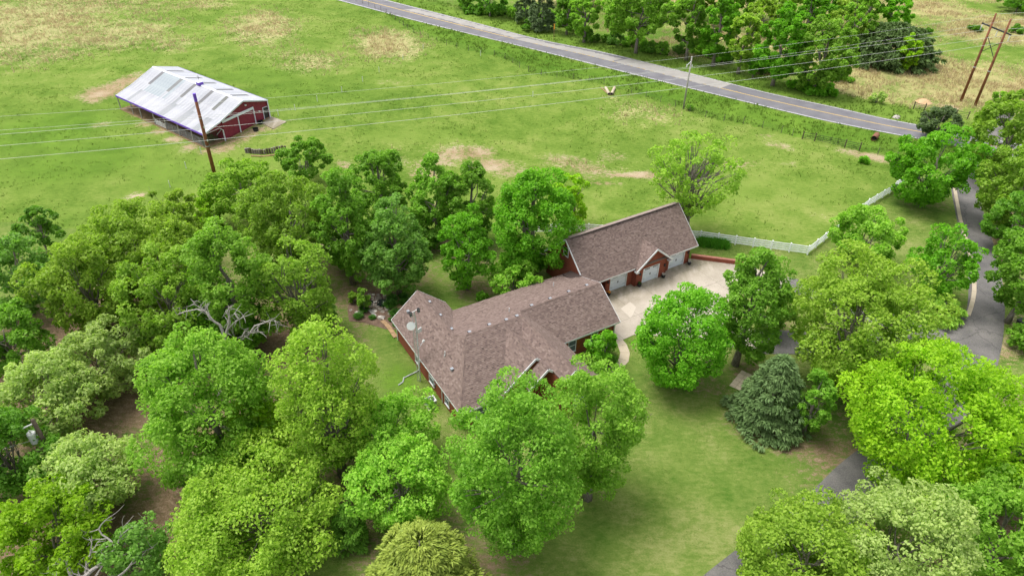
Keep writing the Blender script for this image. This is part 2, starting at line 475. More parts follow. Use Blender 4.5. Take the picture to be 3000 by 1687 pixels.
def mk_water():
    t = NT('pond_water'); v = t.pos(); return t.done(t.principled((0.004, 0.008, 0.006), 0.25, 0.12, 0, t.bump(t.noise(3, 3, 0.5, v), 0.1, 0.02)))
M['water'] = mk_water()
M['mulch'] = None
def mk_mulch(name, lo, hi):
    t = NT(name); v = t.pos(); n = t.math('ADD', t.math('MULTIPLY', t.noise(1.2, 4, 0.6, v), 0.5), t.math('MULTIPLY', t.noise(14, 3, 0.7, v), 0.5))
    return t.done(t.principled(t.ramp(n, [(0.35, lo), (0.65, hi)]), 0.95, 0.05, 0, t.bump(n, 0.6, 0.05)))
M['mulch'] = mk_mulch('mulch', (0.08, 0.05, 0.035), (0.22, 0.15, 0.11))
M['tan_gravel'] = mk_mulch('tan_gravel', (0.36, 0.22, 0.11), (0.56, 0.38, 0.22))
M['soil'] = mk_mulch('bare_soil', (0.38, 0.26, 0.14), (0.55, 0.41, 0.26))
# ================================================================ GROUND
rng = np.random.default_rng(11)

def polyG(pts): return [G(*p)[:2] for p in pts]

LAWN = polyG([(2262, 462), (2035, 640), (1765, 603), (1435, 583), (1150, 600), (810, 640), (560, 600), (0, 560)]) + [np.array([-200.0, 78.0]), np.array([-200.0, -40.0]), np.array([200.0, -40.0]), np.array([200.0, 100.0])] + polyG([(2576, 330), (2440, 405)])
road_lo = [GO(*p)[:2] for p in [(1000, 4.7), (1248, 69.9), (1504.7, 132), (1737.6, 190.2), (2000, 255.4), (2341.6, 337.7), (2504.7, 372.7), (2698.8, 409.6)]]
road_up = [GO(*p)[:2] for p in [(1128, 0), (1388, 66), (1582, 116.5), (1776, 155.3), (2000, 209.6), (2248.4, 271.7), (2446.4, 314.4), (2582.3, 345.5), (2683.2, 364.9)]]
def extend(l, a, b):
    d0 = (l[0] - l[1]) / np.linalg.norm(l[0] - l[1]); d1 = (l[-1] - l[-2]) / np.linalg.norm(l[-1] - l[-2])
    return [l[0] + d0 * a * f for f in (1, 0.6, 0.25)] + l + [l[-1] + d1 * b * f for f in (0.12, 0.3, 0.6, 1)]
road_lo = extend(road_lo, 130, 75); road_up = extend(road_up, 121, 72)
def arc(l, n):
    l = np.array(smooth_line(l, 12)); s = np.r_[0, np.cumsum(np.linalg.norm(np.diff(l, axis=0), axis=1))]; t = np.linspace(0, s[-1], n)
    return np.c_[np.interp(t, s, l[:, 0]), np.interp(t, s, l[:, 1])]
NR = 180
RLO, RUP = arc(road_lo, NR), arc(road_up, NR)
FENCE_WIRE = [G(*p)[:2] for p in [(820, -22), (962, 30), (1040, 83), (1150, 122), (1263, 146), (1339, 185), (1490, 207), (1592, 236), (1685, 265), (1783, 298), (1887, 315), (1993, 342), (2102, 363), (2160, 381), (2197, 384), (2240, 396), (2285, 410)]]
VERGE = [tuple(p) for p in RLO] + [tuple(p) for p in FENCE_WIRE[::-1]]
MEADOW = [tuple(p) for p in RUP] + [(400, 200), (400, 500), (-300, 500)]

# cover patches: (view x, view y, half-width, half-height, strength) surveyed on the photo, turned into ground ellipses
PATCH = {
 'straw': [(60, 60, 190, 70, .75), (170, 20, 170, 40, .6), (290, 85, 150, 38, .62), (90, 140, 150, 26, .5), (330, 20, 120, 30, .45), (520, 10, 90, 14, .5), (660, 70, 85, 42, .72), (700, 130, 70, 20, .4),
           (790, 155, 80, 26, .55), (980, 112, 80, 34, .85), (905, 95, 30, 22, .5), (1620, 285, 100, 26, .5), (1550, 250, 50, 14, .35), (440, 110, 60, 20, .5),
           (1100, 380, 120, 20, .35), (1480, 420, 100, 16, .4)],
 'dirt': [(262, 232, 52, 18, .95), (315, 205, 34, 14, .9), (235, 250, 24, 12, .85), (345, 187, 12, 8, .7), (330, 292, 22, 8, .7), (365, 312, 24, 9, .75), (400, 330, 26, 9, .8), (440, 350, 26, 9, .85), (480, 370, 24, 9, .9), (512, 384, 18, 7, .85), (560, 373, 34, 12, .9), (600, 352, 30, 12, .9), (640, 330, 28, 12, .8), (690, 318, 26, 9, .75),
          (250, 315, 30, 8, .6), (720, 305, 14, 6, .6),
          (1180, 385, 80, 17, .85), (1230, 415, 70, 16, .85), (1290, 435, 60, 12, .7), (1110, 400, 60, 18, .7), (1075, 440, 50, 30, .75), (1010, 400, 40, 18, .5), (1420, 405, 70, 16, .62), (1480, 425, 60, 16, .7), (1540, 395, 46, 14, .55), (1580, 442, 80, 7, .95), (1500, 458, 60, 7, .8), (1650, 440, 60, 8, .8),
          (1830, 415, 40, 12, .75), (1880, 410, 34, 8, .62), (1960, 368, 34, 9, .65), (1990, 412, 30, 6, .5), (1925, 340, 22, 7, .6), (2195, 395, 80, 10, .85), (2255, 405, 40, 9, .8), (346, 493, 17, 10, .95), (862, 415, 14, 14, .9),
          (1045, 292, 12, 6, .5), (905, 282, 10, 4, .5), (2185, 620, 20, 5, .4), (2060, 545, 34, 6, .35), (1290, 190, 20, 4, .45), (990, 205, 40, 8, .4),
          (2325, 258, 22, 14, .9), (2385, 270, 34, 9, .8), (1106, 520, 22, 26, .8), (815, 610, 22, 26, .75), (830, 625, 30, 12, .6), (2530, 880, 50, 40, .75), (2560, 820, 30, 40, .6), (2485, 590, 14, 60, .6)],
 'lush': [(120, 330, 190, 60, .6), (200, 400, 220, 70, .55), (450, 440, 160, 60, .5), (620, 410, 120, 30, .5), (760, 230, 220, 50, .45), (650, 190, 160, 26, .5), (1050, 340, 200, 26, .4), (1800, 470, 180, 50, .4), (2000, 480, 160, 40, .35), (300, 520, 220, 40, .4),
          (1330, 1390, 60, 40, .45), (1560, 1210, 50, 60, .4), (1700, 1180, 90, 120, .3), (1120, 660, 120, 60, .55), (1000, 950, 60, 50, .6), (1150, 760, 60, 30, .4), (1580, 940, 50, 60, .35), (1900, 620, 120, 30, .3)],
 'litter_shade': [(500, 1290, 140, 140, .75), (350, 1350, 200, 120, .75), (420, 1180, 90, 100, .7), (150, 1300, 240, 140, .7), (900, 1260, 70, 190, .62), (900, 1060, 50, 60, .45), (1170, 1330, 90, 110, .5), (1240, 1420, 130, 50, .55), (1330, 1380, 120, 26, .42), (250, 900, 420, 240, .8), (600, 900, 280, 180, .75), (850, 1180, 70, 120, .55),
            (1990, 1120, 150, 34, .62), (1860, 1040, 34, 60, .62), (2060, 1130, 90, 30, .6), (1890, 940, 60, 40, .6), (1750, 960, 130, 40, .55), (2280, 1250, 300, 160, .6), (2450, 1350, 260, 140, .75), (2540, 1150, 120, 200, .75), (2100, 1050, 140, 80, .5),  # brown under lawn trees and conifer: leaf litter with their shade painted in
            (900, 740, 100, 60, .65), (1000, 690, 120, 50, .6), (880, 660, 110, 60, .55), (1190, 720, 70, 40, .6), (1300, 720, 60, 30, .6), (2350, 790, 70, 40, .5), (2330, 500, 80, 40, .45), (1180, 640, 120, 50, .5), (1110, 620, 50, 30, .6), (960, 780, 60, 30, .8), (2440, 410, 60, 60, .5), (2540, 600, 60, 200, .6), (2000, 850, 60, 10, .6), (1960, 800, 50, 40, .6)],
}
def ellipses(name):
    out = []
    for (cx, cy, rx, ry, s) in PATCH[name]:
        c = G(cx, cy)[:2]; ax = np.linalg.norm(G(cx + rx, cy)[:2] - c)
        ay = (np.linalg.norm(G(cx, cy - ry)[:2] - c) + np.linalg.norm(G(cx, cy + ry)[:2] - c)) / 2
        out.append((c, ax, ay, s, math.atan2(c[0], c[1])))
    return out
ELL = {k: ellipses(k) for k in PATCH}
def field(name, x, y):
    f = np.zeros_like(x)
    for c, ax, ay, s, th in ELL[name]:
        dx, dy = x - c[0], y - c[1]; ca, sa = math.cos(th), math.sin(th)
        u = (dx * ca - dy * sa) / ax; w = (dx * sa + dy * ca) / ay
        d = np.sqrt(u * u + w * w)
        f = np.maximum(f, s * (0.85 if name == 'straw' else 1.0) * np.clip(1.6 - d * 0.95, 0, 1.1))
    return f

def vnoise(x, y, s, seed):
    """cheap value noise"""
    r = np.random.default_rng(seed).random((256, 256)); X, Y = x / s + 1000, y / s + 1000
    i, j = np.floor(X).astype(int), np.floor(Y).astype(int); fx, fy = X - i, Y - j; fx = fx * fx * (3 - 2 * fx); fy = fy * fy * (3 - 2 * fy)
    g = lambda a, b: r[a % 256, b % 256]
    return (g(i, j) * (1 - fx) + g(i + 1, j) * fx) * (1 - fy) + (g(i, j + 1) * (1 - fx) + g(i + 1, j + 1) * fx) * fy

xs = np.arange(-210, 231, 1.5); ys = np.arange(-30, 316, 1.5)
GX, GY = np.meshgrid(xs, ys, indexing='ij'); X, Y = GX.ravel(), GY.ravel()
in_lawn = in_poly(X, Y, LAWN); in_verge = in_poly(X, Y, VERGE); in_mead = in_poly(X, Y, MEADOW)
A = {k: field(k, X, Y) for k in PATCH}
A['lawn'] = np.where(in_lawn, 1.0, 0.0)
A['lush'] = np.maximum(A['lush'], np.where(in_verge, 0.62 + 0.25 * vnoise(X, Y, 6, 3), 0))
# meadow beyond the road: grassy strip at the roadside, dry grass further out
def dist_line(x, y, L):
    d = np.full(x.shape, 1e9)
    for p, q in zip(L[:-1:4], L[4::4]):
        v = q - p; t = np.clip(((x - p[0]) * v[0] + (y - p[1]) * v[1]) / (v @ v), 0, 1)
        d = np.minimum(d, np.hypot(x - p[0] - t * v[0], y - p[1] - t * v[1]))
    return d
dU = dist_line(X, Y, RUP)
mead_mask = in_mead & (dU > 9)
A['mead'] = np.where(mead_mask, 0.12 + 0.75 * vnoise(X, Y, 16, 5) + np.where(X > 40, 0.1, -0.12), 0.0)
A['lush'] = np.maximum(A['lush'], np.where(in_mead & (dU <= 9), 0.55, 0))
wood = in_mead & (dU > 7) & (dU < 30) & (X < 66)
A['lush'] = np.maximum(A['lush'], np.where(wood, 0.6, 0)); A['mead'] = np.where(wood, A['mead'] * 0.35, A['mead']); A['litter_shade'] = np.maximum(A['litter_shade'], np.where(wood, 0.42, 0))  # wood strip: brown litter tone also painted in as shade under the trees
Z = gz(X, Y)
nx, ny = len(xs), len(ys)
ii, jj = np.meshgrid(np.arange(nx - 1), np.arange(ny - 1), indexing='ij')
v0 = (ii * ny + jj).ravel(); quads = np.c_[v0, v0 + ny, v0 + ny + 1, v0 + 1]
cx, cy = X[quads].mean(1), Y[quads].mean(1)
fl, fv, fm = in_poly(cx, cy, LAWN), in_poly(cx, cy, VERGE), in_poly(cx, cy, MEADOW)
zone = np.where(fl, 1, np.where(fm, 3, np.where(fv, 2, 0)))
def sub_ground(name, sel):
    q = quads[sel]; u, inv = np.unique(q, return_inverse=True); q = inv.reshape(q.shape)
    me = np_mesh(name, np.c_[X[u], Y[u], Z[u]], q, {k: ('POINT', a[u]) for k, a in A.items()}, smooth=True)
    o = link_mesh(name, me, None, M['ground']); return tag(o, kind='structure')
for zi, nme in enumerate(('pasture', 'lawn', 'roadside_verge', 'meadow')):
    sub_ground(nme, zone == zi)
t = NT('far_grass'); vv = t.pos(); M['far_grass'] = t.done(t.principled(t.ramp(t.noise(0.02, 5, 0.6, vv), [(0.35, (0.085, 0.16, 0.02)), (0.65, (0.2, 0.24, 0.07))]), 0.95, 0.05))
tag(MB().poly([(-2500, -2500, -0.4), (2500, -2500, -0.4), (2500, 2500, -0.4), (-2500, 2500, -0.4)]).build('terrain', M['far_grass']), kind='structure')

# ---------------------------------------------------------------- road
def strip(L, R, f0, f1, z, i0=0, i1=None, jit=0.0, name='road', mat=None, parent=None, kind='structure', depth=0.0, seed=1):
    i1 = i1 or len(L); r = np.random.default_rng(seed); L, R = L[i0:i1], R[i0:i1]; n = len(L)
    a = L + (R - L) * (f0 + (jit * (r.random((n, 1)) - 0.5) if jit else 0)); b = L + (R - L) * (f1 + (jit * (r.random((n, 1)) - 0.5) if jit else 0))
    vs = np.r_[np.c_[a, np.full(n, z)], np.c_[b, np.full(n, z)]]
    vs[:, 2] += gz(vs[:, 0], vs[:, 1])
    fs = np.array([(i, i + 1, n + i + 1, n + i) for i in range(n - 1)])
    d = (L[1] - L[0]); s = R[0] - L[0]
    if d[0] * s[1] - d[1] * s[0] < 0: fs = fs[:, ::-1]
    o = link_mesh(name, np_mesh(name, vs, fs), parent, mat)
    if kind: tag(o, kind=kind)
    return o
road = strip(RLO, RUP, 0, 1, 0.04, name='road', mat=M['asphalt'])
strip(RLO, RUP, 0.03, 0.047, 0.046, name='edge_line', mat=M['line_white'], parent=road, kind=None)
strip(RLO, RUP, 0.952, 0.966, 0.046, name='edge_line', mat=M['line_white'], parent=road, kind=None)
for f in (0.497, 0.522):
    strip(RLO, RUP, f, f + 0.013, 0.046, name='centre_line', mat=M['line_yellow'], parent=road, kind=None)
def arc_ix(px, py):
    p = G(px, py)[:2]; return int(np.argmin(np.linalg.norm((RLO + RUP) / 2 - p, axis=1)))
FR = np.arange(NR * 4)
RLO4, RUP4 = arc(road_lo, NR * 4), arc(road_up, NR * 4)
k0, k1, k2, k3 = arc_ix(1020, 25) * 4, arc_ix(1300, 95) * 4, arc_ix(1560, 155) * 4, arc_ix(1850, 222) * 4
for (a, b, f0, f1, sd) in ((k0, k1, 0.6, 0.9, 2), (k1, k2, 0.5, 0.82, 3), (k2, k3, 0.48, 0.95, 4)):
    strip(RLO4, RUP4, f0, f1, 0.052 + sd * 0.002, a, b, jit=0.1, name='worn_patch', mat=M['patch'], parent=road, kind=None, seed=sd)

def ribbon(pts_view, width, z, name, mat, n=10, kind='structure', parent=None, world=False, wfun=None):
    P = [np.array(p[:2], float) if world else G(*p)[:2] for p in pts_view]
    C = np.array(smooth_line(P, n)); T = np.gradient(C, axis=0); T /= np.linalg.norm(T, axis=1)[:, None]; Nn = np.c_[-T[:, 1], T[:, 0]]
    w = np.array([wfun(k / (len(C) - 1)) for k in range(len(C))])[:, None] if wfun else width
    return strip(C - Nn * w / 2, C + Nn * w / 2, 0, 1, z, name=name, mat=mat, kind=kind, parent=parent)
driveway = ribbon([(2540, 250), (2500, 330), (2462, 400), (2428, 455), (2440, 540), (2457, 600), (2474, 680), (2481, 740), (2478, 800), (2466, 870), (2436, 950), (2340, 1060), (2240, 1140), (2165, 1200), (2095, 1270), (2000, 1350), (1925, 1410), (1850, 1470), (1770, 1540)], 3.9, 0.03, 'driveway', M['drive'])
ribbon([(2478, 850), (2400, 857), (2300, 862), (2198, 866), (2100, 864), (2000, 861), (1905, 860)], 4.1, 0.034, 'driveway', M['drive'])
ribbon([(1955, 712), (2010, 722), (2100, 752), (2220, 800), (2330, 838), (2430, 862)], 3.4, 0.026, 'driveway', M['drive'])
jp = [G(*p)[:2] for p in [(2375, 812), (2420, 796), (2446, 752), (2512, 760), (2522, 830), (2506, 862), (2440, 888), (2340, 886), (2335, 838)]]
tag(MB().poly([(p[0], p[1], 0.038) for p in ccw(jp)]).build('driveway', M['drive']), kind='structure')
# sand-coloured concrete kerb along the lane
kp = [G(*p)[:2] for p in [(2400, 470), (2409, 520), (2417, 560), (2431, 610), (2443, 660), (2449, 700), (2450, 735), (2443, 770), (2432, 800), (2424, 812)]]
kl = resample(smooth_line(kp, 8), 2.0)
kerb = empty('kerb', (0, 0, 0)); tag(kerb, kind='structure')
for a, b in zip(kl[:-1], kl[1:]):
    d = (b - a) / np.linalg.norm(b - a); MB().bar((*(a + d * 0.015), 0.06), (*(b - d * 0.015), 0.06), 0.48, 0.12).build('kerb_stone', M['kerb'], kerb)

# ---------------------------------------------------------------- concrete forecourt, cast in slabs
GAR_O = np.array([23.49, 74.53]); GAR_AZ = math.radians(33.0)
def gar(u, v): return GAR_O + u * np.array([math.cos(GAR_AZ), math.sin(GAR_AZ)]) + v * np.array([-math.sin(GAR_AZ), math.cos(GAR_AZ)])
conc = [gar(-17.6, 1.5), gar(0.3, 1.5)] + [GO(*p)[:2] for p in [(2128, 766), (2210, 788), (2312, 819), (2294, 851), (2240, 852), (2170, 862), (2140, 900), (2165, 950), (2209, 974), (2217, 1029), (2140, 1017), (2010, 1002), (1930, 985), (1858, 981), (1818, 999), (1780, 985), (1740, 890)]]
forecourt = tag(empty('concrete_forecourt'), kind='structure')
ca, sa = math.cos(-GAR_AZ), math.sin(-GAR_AZ)
loc = [((p[0] - GAR_O[0]) * ca - (p[1] - GAR_O[1]) * sa, (p[0] - GAR_O[0]) * sa + (p[1] - GAR_O[1]) * ca) for p in ccw(conc)]
patch = [((p[0] - GAR_O[0]) * ca - (p[1] - GAR_O[1]) * sa, (p[0] - GAR_O[0]) * sa + (p[1] - GAR_O[1]) * ca) for p in ccw([GO(*p)[:2] for p in [(1818, 905), (1846, 885), (1863, 901), (1853, 925), (1847, 933)]])]
us = np.arange(-30, 40, 4.3) - 0.6; vs_ = np.arange(-40, 10, 3.9) + 0.4
for u0, u1 in zip(us[:-1], us[1:]):
    for w0, w1 in zip(vs_[:-1], vs_[1:]):
        g = 0.012; c = clip_poly(loc, [(u0 + g, w0 + g), (u1 - g, w0 + g), (u1 - g, w1 - g), (u0 + g, w1 - g)])
        if len(c) < 3: continue
        area = 0.5 * abs(sum(c[i][0] * c[(i + 1) % len(c)][1] - c[(i + 1) % len(c)][0] * c[i][1] for i in range(len(c))))
        if area < 0.4: continue
        pts = [(*gar(*p), 0.06) for p in c]
        MB().slab(pts, -0.1).build('slab', M['concrete'], forecourt)
M['new_concrete'] = mk_concrete('new_concrete', (0.47, 0.41, 0.335), (0.54, 0.48, 0.4))
MB().slab([(*gar(*p), 0.068) for p in patch], -0.06).build('repair_patch', M['new_concrete'], forecourt)

# curved garden walk at the front
walk = tag(empty('garden_walk'), kind='structure')
wp = resample(smooth_line([GO(*p)[:2] for p in [(1806, 992), (1822, 1010), (1831, 1032), (1829, 1052), (1814, 1070), (1786, 1086), (1745, 1100), (1700, 1112)]], 10), 1.25)
wp = np.array(wp); Tn = np.gradient(wp, axis=0); Tn /= np.linalg.norm(Tn, axis=1)[:, None]; Nn = np.c_[-Tn[:, 1], Tn[:, 0]] * 0.52
for k in range(len(wp) - 1):
    e = Tn[k] * 0.012
    MB().slab([(*(wp[k] - Nn[k] + e), 0.05), (*(wp[k + 1] - Nn[k + 1] - e), 0.05), (*(wp[k + 1] + Nn[k + 1] - e), 0.05), (*(wp[k] + Nn[k] + e), 0.05)], -0.09).build('slab', M['kerb'], walk)

# ---------------------------------------------------------------- grass: dry stalks and green tufts, real blades
def blades(name, x, y, per, hmin, hmax, wid, lean, mat, seed, kind='stuff', tint=None):
    r = np.random.default_rng(seed); n = len(x) * per
    bx = np.repeat(x, per) + r.normal(0, 0.16, n); by = np.repeat(y, per) + r.normal(0, 0.16, n); bz = gz(bx, by)
    h = r.uniform(hmin, hmax, n); a = r.uniform(0, 2 * np.pi, n); la = r.uniform(0, 2 * np.pi, n); ll = r.uniform(0.1, lean, n) * h
    w = wid * r.uniform(0.7, 1.3, n); dx, dy = np.cos(a) * w / 2, np.sin(a) * w / 2
    tipx, tipy = bx + np.cos(la) * ll, by + np.sin(la) * ll
    V = np.empty((n, 3, 3)); V[:, 0] = np.c_[bx - dx, by - dy, bz - 0.03]; V[:, 1] = np.c_[bx + dx, by + dy, bz - 0.03]; V[:, 2] = np.c_[tipx, tipy, bz + h]
    tv = r.random(n) if tint is None else np.clip(np.repeat(tint, per) + r.normal(0, 0.2, n), 0, 1)
    o = link_mesh(name, np_mesh(name, V.reshape(-1, 3), np.arange(n * 3).reshape(-1, 3), {'tint': ('FACE', tv)}), None, mat)
    return tag(o, kind=kind)

def scatter(n, x0, x1, y0, y1, wfun, seed):
    r = np.random.default_rng(seed); x = r.uniform(x0, x1, n); y = r.uniform(y0, y1, n); k = r.random(n) < wfun(x, y); return x[k], y[k]
def outside(x, y):
    ok = ~in_poly(x, y, [tuple(p) for p in RLO] + [tuple(p) for p in RUP[::-1]]); return ok
def clumpy(x, y, s1, s2, seed): return np.clip((vnoise(x, y, s1, seed) * 0.5 + vnoise(x, y, s2, seed + 1) * 0.5 - 0.36) * 3.4, 0, 1)
x, y = scatter(190000, -170, 40, 95, 245, lambda x, y: np.clip(field('straw', x, y) - 0.12, 0, 1) * clumpy(x, y, 3.4, 1.1, 21) * outside(x, y) * ~in_poly(x, y, MEADOW), 31)
tag(blades('dry_grass', x, y, 4, 0.35, 0.85, 0.1, 0.5, M['straw'], 32), 'tall tan dry grass standing in clumps across the pasture', 'grass')
x, y = scatter(130000, 20, 190, 118, 290, lambda x, y: in_poly(x, y, MEADOW) * (dist_line(x, y, RUP) > 8) * np.clip(vnoise(x, y, 16, 5) * 1.6 - 0.25, 0, 1) * clumpy(x, y, 5, 1.4, 41), 42)
tag(blades('meadow_grass', x, y, 4, 0.4, 0.95, 0.11, 0.6, M['straw'], 43), 'tan and green rough grass of the meadow beyond the road', 'grass')
x, y = scatter(90000, -150, 110, 75, 230, lambda x, y: ~in_poly(x, y, LAWN) * outside(x, y) * ~in_poly(x, y, MEADOW) * clumpy(x, y, 7, 0.9, 51) * np.clip(1 - field('dirt', x, y) * 1.3, 0, 1) * 0.75, 52)
tag(blades('pasture_grass', x, y, 3, 0.1, 0.28, 0.13, 0.8, M['tuft'], 53), 'short green grass tufts of the grazed pasture', 'grass')
x, y = scatter(60000, -60, 110, 95, 230, lambda x, y: (in_poly(x, y, VERGE) | (in_poly(x, y, MEADOW) & (dist_line(x, y, RUP) < 10))) * outside(x, y) * clumpy(x, y, 3, 0.8, 61), 62)
tag(blades('verge_grass', x, y, 4, 0.25, 0.6, 0.13, 0.6, M['tuft'], 63), 'lush green grass growing along both roadsides', 'grass')
x, y = scatter(150000, -30, 80, 26, 100, lambda x, y: in_poly(x, y, LAWN) * clumpy(x, y, 2.6, 0.7, 71) * np.clip(1 - field('litter_shade', x, y) * 1.4, 0, 1) * (np.hypot(x, y) < 110) * 0.7, 72)
tag(blades('lawn_grass', x, y, 2, 0.05, 0.12, 0.08, 0.9, M['tuft'], 73), 'short mown green grass of the lawn round the house', 'grass')
# ================================================================ BUILDINGS
def shingle_mesh(polys, seed, course=0.165, wmin=0.17, wmax=0.33):
    """laps of real shingles, each with its own butt edge, clipped to every roof plane"""
    r = random.Random(seed); V, F, S = [], [], []
    for poly in polys:
        P = [Vector(p) for p in poly]
        n = Vector((0, 0, 0))
        for i in range(len(P)): n += P[i].cross(P[(i + 1) % len(P)])
        n.normalize()
        if n.z < 0: n = -n
        e = Vector((0, 0, 1)).cross(n).normalized(); s = n.cross(e)
        o = P[0]
        P2 = ccw([((p - o).dot(e), (p - o).dot(s)) for p in P])
        a0, a1 = min(p[0] for p in P2), max(p[0] for p in P2); b0, b1 = min(p[1] for p in P2), max(p[1] for p in P2)
        b = b0; row = 0
        while b < b1:
            a = a0 - r.random() * wmax; row_sh = r.uniform(-0.06, 0.06)
            while a < a1:
                w = r.uniform(wmin, wmax)
                c = clip_poly([(a, b), (a + w - 0.006, b), (a + w - 0.006, b + course + 0.01), (a, b + course + 0.01)], P2)
                if len(c) >= 3:
                    lift = r.choice((0.036, 0.036, 0.05)); k = len(V)
                    dark = lift < 0.04
                    sh = min(1, max(0, (r.gauss(0.5, 0.12) if dark else r.gauss(0.74, 0.1)) + row_sh))
                    for p in c:
                        h = lift - (lift - 0.006) * max(0, min(1, (p[1] - b) / course))
                        V.append(tuple(o + e * p[0] + s * p[1] + n * h))
                    F.append(tuple(range(k, k + len(c)))); S.append(sh)
                    low = [i for i in range(len(c)) if abs(c[i][1] - b) < 1e-6]
                    if len(low) == 2:
                        i, j = low if low[1] - low[0] == 1 else (low[1], low[0])
                        q = len(V)
                        for m_ in (i, j):
                            V.append(tuple(Vector(V[k + m_]) - n * (lift + 0.004)))
                        F.append((k + i, q, q + 1, k + j)); S.append(0.04)
                a += w
            b += course; row += 1
    me = bpy.data.meshes.new('shingles'); me.from_pydata(V, [], F); me.materials.append(M['shingle'])
    at = me.attributes.new('shade', 'FLOAT', 'FACE'); at.data.foreach_set('value', np.array(S, dtype=np.float32)); me.update()
    return me

def window(parent, p, q, z0, z1, nrm, rails=1, pane='screen', sash=True):
    """double-hung window on a wall face from p to q (xy), facing nrm"""
    p, q, nn = np.array(p, float), np.array(q, float), np.array(nrm, float); d = (q - p) / np.linalg.norm(q - p); f = 0.07
    def B(a, b): return MB().bar(a, b, 0.08, f)
    P = lambda t, z, o=0.03: (*(p + (q - p) * t + nn * o), z)
    pn = MB().slab([(*(p + nn * 0.02), z0), (*(q + nn * 0.02), z0), (*(q + nn * 0.02), z1), (*(p + nn * 0.02), z1)], 0)
    m = MB(); a0, a1, a2, a3 = P(0, z0, 0.012), P(1, z0, 0.012), P(1, z1, 0.012), P(0, z1, 0.012)
    m.poly([a0, a1, a2, a3]) if np.cross(np.array([*d, 0]), np.array([0, 0, 1.0])) @ np.array([*nn, 0]) > 0 else m.poly([a3, a2, a1, a0])
    w = m.build('window', M[pane], parent)
    fr = MB()
    for a, b in ((P(0, z0), P(1, z0)), (P(0, z1), P(1, z1)), (P(0, z0), P(0, z1)), (P(1, z0), P(1, z1))): fr.bar(a, b, 0.08, 0.06)
    fr.build('frame', M['white_paint'], w)
    for k in range(rails):
        z = z0 + (z1 - z0) * (k + 1) / (rails + 1); MB().bar(P(0.02, z, 0.026), P(0.98, z, 0.026), 0.045, 0.045).build('rail', M['white_paint'], w)
    MB().bar(P(-0.08, z0 - 0.07, 0.05), P(1.08, z0 - 0.07, 0.05), 0.1, 0.06).build('sill', M['white_paint'], w)
    return w

# ---------------------------------------------------------------- the brick house
HO, HAZ = (-6.48, 59.97), math.radians(31.5)
house = empty('brick_house', (*HO, 0), HAZ, 'red brick house under a sprawling brown shingled hip and gable roof', 'house')
cu, su = math.cos(HAZ), math.sin(HAZ)
def hw(u, v): return np.array([HO[0] + u * cu - v * su, HO[1] + u * su + v * cu])
zA = lambda u: 2.7 + 0.85 * (u + 6.45)
zB = lambda u: 2.7 - 0.85 * u
zC = lambda v: 2.7 - 0.405 * v
zD = lambda v: 6.0 + 0.53 * (v + 8.15)
zE = lambda v: 5.4 + 0.675 * (v + 6.67)
zF = lambda u: 5.75 - 0.85 * (1.75 - u)
zGp = lambda u: 5.75 - 0.85 * (u - 1.75)
zH = lambda u: 6 - 0.89 * (3.85 - u)
zI = lambda u: 6 - 0.89 * (u - 3.85)
SG = 2.15
planes = [
 ('u', zA, [(-6.45, 1.8), (-6.45, -6.77), (-3.225, -6.77), (-3.225, 1.8)]),
 ('u', zA, [(-6.45, -6.77), (-6.45, -14.4), (-2.57, -8.15), (-3.225, -6.77)]),
 ('u', zB, [(0, 1.8), (-3.225, 1.8), (-3.225, -6.77), (0, 0)]),
 ('v', zC, [(0, 0), (15.5, 0), (14.9, -6.67), (-3.18, -6.67)]),
 ('v', zC, [(-3.19, -6.67), (4.52, -6.67), (3.85, -8.15), (-2.57, -8.15)]),
 ('v', zE, [(4.52, -6.67), (7.56, -10.67), (14.9, -10.67), (14.9, -6.67)]),
 ('u', zI, [(3.85, -8.15), (4.52, -6.67), (7.56, -10.67), (7.56, -17.6), (3.85, -17.6)]),
 ('u', zH, [(3.85, -8.15), (3.85, -17.6), (2.67, -17.6), (2.67, -10.13)]),
 ('u', zGp, [(1.75, -8.62), (2.67, -10.13), (2.67, -14.15), (1.75, -14.15)]),
 ('u', zGp, [(SG, -14.15), (2.67, -14.15), (2.67, -15.7), (SG, -15.7)]),
 ('u', lambda u: zGp(SG) - 0.85 * (SG - u), [(SG, -14.3), (SG, -15.7), (0.1, -15.7), (0.1, -14.3)]),
 ('u', zF, [(1.75, -8.62), (1.75, -14.15), (-1.69, -14.15)]),
 ('v', zD, [(-2.57, -8.15), (-6.45, -14.4), (-1.84, -14.4), (1.75, -8.62), (2.04, -8.15)]),
 ('v', zD, [(1.75, -8.62), (2.67, -10.13), (3.85, -8.15), (2.04, -8.15)]),
]
hpolys = [[(u, v, fz(u if ax == 'u' else v)) for u, v in pts] for ax, fz, pts in planes]
deck = MB()
for p in hpolys:
    p = [(x, y, z - 0.012) for x, y, z in p]; deck.slab(p, -0.14)
hroof = deck.build('roof', M['roof_deck'], house)
sh = link_mesh('shingles', shingle_mesh(hpolys, 5), hroof); tag(sh, kind='stuff')
